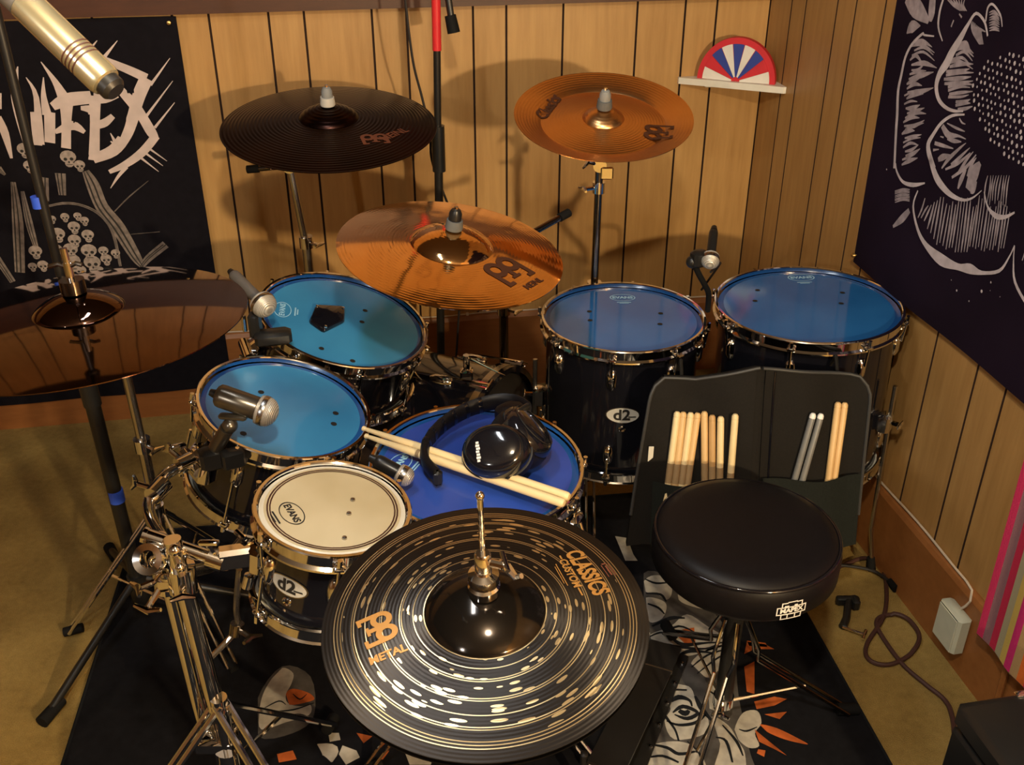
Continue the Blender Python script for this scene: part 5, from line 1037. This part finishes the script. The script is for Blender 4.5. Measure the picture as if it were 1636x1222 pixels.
def bstick(label, tpx, bpx, mat, grp, tip=None, worn=None, r=.0074):
    # tpx, bpx: (x, z) of top end and of where it enters the pocket
    (x1, z1), (x0, z0) = tpx, bpx
    p1 = bagpt(x1, z1) + V((0, -.024, 0)); p0 = bagpt(x0, z0) + V((0, -.022, 0))
    d = (p0 - p1).normalized(); p0 = p1 + d * (.215 if z0 > .1 else .2)
    return stick(label, p0, p1, r, mat, grp, tip, worn, bead=False)
GS = 'sticks in the stick bag'
ORD = ['leftmost', 'second from the left', 'third from the left', 'fourth from the left', 'fifth from the left', 'sixth from the left', 'seventh from the left', 'standing apart from the other seven']
SL = [((.3478, .5459), (.3354, .4075), 'stick_pale'), ((.361, .5446), (.3497, .4091), 'stick_wood'), ((.3765, .5434), (.364, .4093), 'stick_pale'), ((.3906, .5422), (.3769, .4108), 'stick_wood'),
      ((.4045, .5442), (.4117, .4147), 'stick_wood'), ((.4201, .5364), (.427, .4192), 'stick_dark'), ((.4368, .5336), (.4422, .4236), 'stick_pale'), ((.4644, .5377), (.4637, .4287), 'stick_pale')]
for i, (a, c, mt) in enumerate(SL):
    bstick('wooden stick in the left bag pocket, ' + ORD[i], a, c, mt, GS, worn=(.30, .50) if i != 7 else (.3, .42))
bstick('grey stick with a white tip in the bag, on the left of its pair', (.6287, .5385), (.6073, .4276), 'stick_grey', GS, 'nylon_tip', r=.0068)
bstick('grey stick with a white tip in the bag, on the right of its pair', (.6468, .5369), (.6234, .4267), 'stick_grey', GS, 'nylon_tip', r=.0068)
bstick('honey-coloured stick in the right bag pocket, nearer the grey sticks', (.6866, .5565), (.6774, .4158), 'stick_wood', GS)
bstick('honey-coloured stick in the right bag pocket, rightmost of all', (.7019, .5558), (.6916, .4144), 'stick_wood', GS)

# ---------------------------------------------------------------- rug
rug = thing('rug', 'black rug printed with white and orange line art under the drums', 'rug', (0, 1.5, 0))
MR = rotz(math.radians(7.5)); MR.translation = V((-.08, 1.35, 0))
poly = [(-.80, -1.25), (.83, -1.25), (.83, .90), (-.80, .90)]
part('pile', B().prism(poly, 0.0005, .006, MR), 'rug_black', rug, world=True, smooth=0)
part('border', B().tube([tuple(MR @ V((x, y, .004))) for x, y in poly + poly[:1]], .0045, 6), 'rug_ink', rug, world=True)
def flat(polys, z):
    b = B()
    for p in polys:
        p = smooth_pts(p[-2:] + p + p[:2], 4)[8:-8] if len(p) > 5 else p
        q = [V((x / 1000, y / 1000, z)) for x, y in p]
        nrm = sum(((q[i] - q[0]).cross(q[i + 1] - q[0]).z for i in range(1, len(q) - 1)))
        if nrm < 0: q.reverse()
        b.add(q, [tuple(range(len(q)))])
    return b
def up(b):
    out = []
    for f in b.f:
        a, c, d = (V(b.v[i]) for i in f[:3])
        out.append(f if (c - a).cross(d - a).z >= 0 else tuple(reversed(f)))
    b.f = out; return b
for q in RUGG: part('petal_print', flat([q], .0062), 'rug_grey', rug, world=True, smooth=0)
for q in RUGW: part('petal_print', flat([q], .0066), 'rug_white', rug, world=True, smooth=0)
for q in RUGO: part('feather_print', flat([q], .0070), 'rug_orange', rug, world=True, smooth=0)
b = B()
for L in RUGK:
    vs, fs = ribbon2d(L); b.add([(x / 1000, y / 1000, .0074) for x, y in vs], fs)
part('print', up(b), 'rug_ink', rug, world=True, smooth=0, label='dark ink lines printed on the rug', kind='stuff')
# further art of the same hand on the hidden and near parts of the rug
rnd = random.Random(5); bw_, bo_ = B(), B()
for k in range(70):
    x, y = rnd.uniform(-.50, .45), rnd.uniform(.55, 1.55)
    if y > 1.33 and not (-.36 < x < .12 and y < 1.5): continue
    a = rnd.uniform(0, 6.28); l = rnd.uniform(30, 90)
    vs, fs = ribbon2d([(x * 1000, y * 1000, 3), (x * 1000 + l * .5 * math.cos(a), y * 1000 + l * .5 * math.sin(a), rnd.uniform(16, 34)), (x * 1000 + l * math.cos(a + .4), y * 1000 + l * math.sin(a + .4), 2)])
    (bo_ if k % 6 == 0 else bw_).add([(u / 1000, v / 1000, .0063 + .00001 * k) for u, v in vs], fs)
part('print', up(bw_), 'rug_white', rug, world=True, smooth=0, label='small pale leaves printed on the rug', kind='stuff')
part('print', up(bo_), 'rug_orange', rug, world=True, smooth=0, label='small orange leaves printed on the rug', kind='stuff')

# ---------------------------------------------------------------- things on the walls
def cloth(parent, P, s0, s1, z0, z1, wave, mat, name='cloth', ns=30, nz=30, th=.002):
    b = B(); vs = []
    for s in (0, 1):
        for j in range(nz + 1):
            for i in range(ns + 1):
                a = s0 + (s1 - s0) * i / ns; z = z0 + (z1 - z0) * j / nz
                vs.append(P(a, z, wave(a, z) - (th if s else 0)))
    n = ns + 1; fs = []; o = n * (nz + 1)
    for j in range(nz):
        for i in range(ns):
            k = j * n + i
            fs.append((k, k + 1, k + n + 1, k + n)); fs.append((o + k, o + k + n, o + k + n + 1, o + k + 1))
    for i in range(ns):
        fs.append((i, o + i, o + i + 1, i + 1)); k = nz * n + i; fs.append((k, k + 1, o + k + 1, o + k))
    for j in range(nz):
        k = j * n; fs.append((k, k + n, o + k + n, o + k)); k = j * n + ns; fs.append((k, o + k, o + k + n, k + n))
    return part(name, b.add(vs, fs), mat, parent, world=True, smooth=60)
def prints(parent, P, wave, items, dz, mat, nm='print', label=None, kind=None):
    b = B()
    for vs, fs in items:
        b.add([P(x / 1000, y / 1000, wave(x / 1000, y / 1000) + dz) for x, y in vs], fs)
    return part(nm, b, mat, parent, world=True, smooth=0, label=label, kind=kind)
ban = thing('band_banner', 'black cloth banner with a spiky white band name and skulls on the wall', 'banner', tuple(Pb(-2.1, .09)))
wv = lambda s, z: .022 + .003 * math.sin(s * 16 + z * 2) + .002 * math.sin(z * 11 + s * 5)
cloth(ban, Pb, -2.62, -1.647, .088, 1.192, wv, 'black_cloth')
for L in RIBS:
    kq = prints(ban, Pb, wv, [ribbon2d(L)], .0012, 'grey_print', 'rib_print')
    for o_ in (-.28, .1): prints(kq, Pb, wv, [ribbon2d([(x + o_ * w_, y, w_ * .13) for x, y, w_ in L])], .0016, 'ink', 'crack_print')
for x, y, r in SKULLS:
    sk = []; ek = []
    sk.append(ell2d(x, y + r * .15, r, r * .85)); sk.append(ell2d(x, y - r * .75, r * .55, r * .5, 10))
    for s in (-1, 1): ek.append(ell2d(x + s * r * .38, y - r * .15, r * .24, r * .22, 8))
    ek.append(ell2d(x, y - r * .55, r * .12, r * .16, 6)); ek.append(([(x - r * .4, y - r * .92), (x + r * .4, y - r * .92), (x + r * .4, y - r * .84), (x - r * .4, y - r * .84)], [(0, 1, 2, 3)]))
    kq = prints(ban, Pb, wv, sk, .0016, 'skull_print', 'skull_print'); prints(kq, Pb, wv, ek, .0022, 'ink', 'eye_print')
for L in LOGO: prints(ban, Pb, wv, [ribbon2d(L)], .0028, 'logo_print', 'letter_stroke')
for L in CUTS: prints(ban, Pb, wv, [ribbon2d(L)], .0034, 'black_cloth', 'letter_gap')
def pin(p, nrm, label):
    solo('push_pin', B().lathe([(0, 0), (.0015, 0), (.0015, .004), (.006, .006), (.005, .012), (0, .013)], 12), 'pin_brass', label, 'pin', M=frame(p, nrm))
pin(Pb(-1.666, 1.178, .0225), -D2, 'small brass pin at the top right corner of the skull banner')

tap = thing('flower_tapestry', 'black tapestry with a large white line-drawn flower on the right wall', 'tapestry', tuple(Pr(1.2, .68)))
wt = lambda t, z: .020 + .003 * math.sin(t * 12 + z * 4)
PrF = lambda t, z, off: Pr(t, z, off)
cloth(tap, PrF, .725, 2.05, .675, 2.05, wt, 'flower_cloth')
TCm = TC[0]
def mir(items): return items + [([(2 * TCm - x, y) for x, y in v], [tuple(reversed(q)) for q in f]) for v, f in items]
rnd = random.Random(2)
prints(tap, PrF, wt, mir([ribbon2d(L) for L in HATCH]), .0012, 'flower_hatch', label='fine white hatching of the petals', kind='stuff')
for q in mir([ribbon2d(L) for L in PETALS]): prints(tap, PrF, wt, [q], .0018, 'flower_print', 'petal_outline')
x0 = min(q[0] for q in DOTS); zlo = min(q[1] for q in DOTS); zhi = max(q[1] for q in DOTS); rx_, rz_, zc_ = TCm - x0, (zhi - zlo) / 2, (zhi + zlo) / 2
dt = []
for j in range(34):
    for i in range(40):
        x = TCm + (i - 20 + .5 * (j % 2)) * 15.5 + rnd.uniform(-2, 2); z = zc_ + (j - 17) * 13.5 + rnd.uniform(-2, 2)
        if math.hypot((x - TCm) / rx_, (z - zc_) / rz_) < 1: w = rnd.uniform(4.5, 8); dt.append(ell2d(x, z, w * .5, w * .6, 6))
prints(tap, PrF, wt, dt, .0024, 'flower_print', label='white dots of the flower centre', kind='stuff')
for x, y, w in SPECK: prints(tap, PrF, wt, [ell2d(x, y, w * .5, w * .5, 7)], .0024, 'flower_print', 'fleck')
pin(Pr(.742, .700, .021), -D1, 'small brass pin at the lower corner of the flower tapestry')

shelf = thing('corner_shelf', 'white triangular corner shelf fixed where the two walls meet', 'shelf', tuple(Pb(0, .955)))
tri = [(-.001, -.001), (-.262, -.001), (-.262, -.010), (-.010, -.178), (-.001, -.178)]
part('board', B().prism(tri, .962, .980, ROOM), 'white_plastic', shelf, world=True, smooth=0)
part('batten', B().box((-.10, -.008, .955), (.16, .014, .014), ROOM, .002), 'white_plastic', shelf, world=True)
orn = thing('half_round_ornament', 'half-round red, white and blue ornament standing on the corner shelf', 'ornament', tuple(ROOM @ V((-.1, -.085, .98))))
p0, p1 = V((-.212, -.028, 0)), V((-.020, -.152, 0)); ux = (p1 - p0).normalized(); RO = (p1 - p0).length / 2 * .98; cm = (p0 + p1) / 2 + V((.004, .012, 0))
nrm = V((ux.y, -ux.x, 0))
if nrm.y > 0: nrm = -nrm
def wedge(a0, a1, r0, r1, th0, th1, n=6):
    b = B(); vs = []; k = n + 1
    for th in (th0, th1):
        for r in (r0, r1):
            for i in range(k):
                a = a0 + (a1 - a0) * i / n
                p = cm + ux * (r * math.cos(a)) + nrm * th
                vs.append(ROOM @ V((p.x, p.y, .9805 + r * math.sin(a) * 1.08)))
    fs = []
    for i in range(n):
        fs += [(i, i + 1, k + i + 1, k + i), (2 * k + i, 3 * k + i, 3 * k + i + 1, 2 * k + i + 1), (k + i, k + i + 1, 3 * k + i + 1, 3 * k + i), (i, 2 * k + i, 2 * k + i + 1, i + 1)]
    fs += [(0, k, 3 * k, 2 * k), (n, 2 * k + n, 3 * k + n, k + n)]
    return b.add(vs, fs)
part('back', wedge(0, math.pi, .001, RO, -.012, .012, 32), 'orn_red', orn, world=True, smooth=40)
cols = ['orn_white', 'orn_red', 'orn_blue', 'orn_white', 'orn_blue', 'orn_white', 'orn_blue', 'orn_red', 'orn_white']
for i, c in enumerate(cols):
    part('segment', wedge(math.pi * i / 9 + .01, math.pi * (i + 1) / 9 - .01, .012, RO * .86, .012, .0145), c, orn, world=True, smooth=40)

wc = thing('wall_cable', 'thin white cable clipped along the top of the baseboards', 'cable', tuple(Pb(-.5, .266)))
pts = [tuple(Pb(s, .268 + .002 * math.sin(s * 21), .006)) for s in xs_(-1.9, -.02, 30)]
part('strand', B().tube(pts, .0025, 6), 'cable_white', wc, world=True)
pts = [tuple(Pb(-.012, .268, .006))] + [tuple(Pr(t, .262 - .05 * min(1, t / .5) + .003 * math.sin(t * 17), .008)) for t in xs_(.02, 1.40, 26)] + [tuple(Pr(1.425, .206, .010)), tuple(Pr(1.445, .195, .024)), tuple(Pr(1.44, .178, .028)), tuple(Pr(1.428, .160, .028))]
part('strand', B().tube(pts, .0028, 6), 'cable_white', wc, world=True)
for s in (-1.5, -1.2, -.9, -.6, -.3):
    part('clip', B().box((s, -.006, .268), (.008, .010, .008), ROOM, .001), 'white_plastic', wc, world=True)
ad = thing('junction_box', 'small white plastic box on the right baseboard below the white cable', 'box', tuple(Pr(1.415, .07, .02)))
def rbox(t0, t1, z0, z1, o0, o1, bev=.004): return B().box((-(o0 + o1) / 2, -(t0 + t1) / 2, (z0 + z1) / 2), (o1 - o0, t1 - t0, z1 - z0), ROOM, bev)
part('case', rbox(1.385, 1.465, .060, .160, .0185, .050, .006), 'adapter_plastic', ad, world=True)
part('cover', rbox(1.391, 1.459, .066, .154, .049, .053, .0015), 'adapter_plastic', ad, world=True)

bl = thing('striped_blanket', 'brightly striped blanket hanging at the right edge of the picture', 'blanket', tuple(Pr(1.6, .13)))
wb = lambda t, z: .050 + .003 * math.sin(t * 55) + .02 * (z - .13)
o = cloth(bl, lambda t, z, off: Pr(t, z, off), 1.522, 1.95, .180, .80, wb, 'blanket_stripes', 'weave', 60, 14, .005)
# stripes follow the room frame, so give the cloth that frame
I = ROOM.inverted() @ RM[o]
for v in o.data.vertices: v.co = I @ v.co
o.matrix_parent_inverse = RM[bl].inverted() @ ROOM
part('hem', B().tube([tuple(Pr(t, .181, wb(t, .18) - .002)) for t in xs_(1.522, 1.95, 50)], .0025, 6), 'rust_print', bl, world=True)
bc = thing('blanket_rack', 'wooden rack with the striped blanket over it at the right wall', 'rack', tuple(Pr(1.7, 0, .03)))
part('rail', B().tube([tuple(Pr(1.46, .81, .05)), tuple(Pr(1.97, .81, .05))], .012, 10), 'base_wood', bc, world=True)
for t in (1.60, 1.93): part('leg', B().tube([tuple(Pr(t, 0.001, .026)), tuple(Pr(t, .81, .045))], .007, 8), 'base_wood', bc, world=True)

cs = thing('equipment_case', 'black equipment case with a metal latch in the bottom right corner', 'case', (.86, 1.1, 0))
Mcs = rotz(math.radians(10.5)); Mcs.translation = V((.749, 1.229, 0))
part('body', B().box((.145, -.21, .15), (.29, .42, .29), Mcs, .008), 'black_plastic', cs, world=True)
part('lid', B().box((.145, -.21, .325), (.294, .424, .05), Mcs, .010), 'black_plastic', cs, world=True)
part('latch', B().box((.125, .003, .318), (.04, .006, .03), Mcs, .002).box((.118, -.006, .351), (.03, .012, .004), Mcs, .001), 'chrome', cs, world=True)
part('handle', B().tube([tuple(Mcs @ V(p)) for p in ((.145, -.15, .352), (.145, -.16, .372), (.145, -.26, .372), (.145, -.27, .352))], .006, 8), 'black_rubber', cs, world=True)

fc = thing('floor_cable', 'dark brown cable looped on the carpet by the right wall', 'cable', (.87, 1.8, 0))
FP = [(.76, 1.96), (.827, 1.999), (.895, 2.030), (.925, 1.995), (.912, 1.916), (.874, 1.817), (.806, 1.724), (.796, 1.675), (.835, 1.66), (.896, 1.694), (.931, 1.744), (.925, 1.800), (.893, 1.821), (.856, 1.806), (.847, 1.764), (.865, 1.665), (.897, 1.6), (.921, 1.556), (.918, 1.505), (.89, 1.40), (.90, 1.30)]
part('strand', B().tube([(x, y, .006 + .005 * (1 if 9 < i / 6 < 12 else 0)) for i, (x, y) in enumerate(smooth_pts(FP, 6))], .0052, 8), 'cable_brown', fc, world=True)
part('strand', B().tube([(x, y, .012) for x, y in smooth_pts([(.925, 1.93), (.90, 1.97), (.85, 1.99), (.78, 2.0)], 6)], .004, 8), 'cable_black', fc, world=True)
part('plug', B().tube([(.925, 1.935, .012), (.932, 1.905, .012)], [.009, .011], 10), 'black_rubber', fc, world=True)

cl = thing('microphone_clamp', 'small black clamp with a chrome screw lying on the carpet', 'clamp', (.785, 1.81, 0))
part('jaw', B().box((.800, 1.862, .014), (.055, .016, .024), rotz(0), .004).box((.815, 1.852, .016), (.018, .03, .028), None, .004), 'black_plastic', cl, world=True)
part('arm', B().tube([(.800, 1.855, .016), (.780, 1.80, .014), (.765, 1.775, .012)], [.009, .009, .010], 10), 'black_plastic', cl, world=True)
part('screw', B().tube([(.764, 1.774, .012), (.805, 1.750, .012)], .0035, 8).tube([(.800, 1.738, .008), (.806, 1.751, .010), (.815, 1.764, .010)], .004, 8), 'chrome', cl, world=True)
bpy.context.view_layer.update()
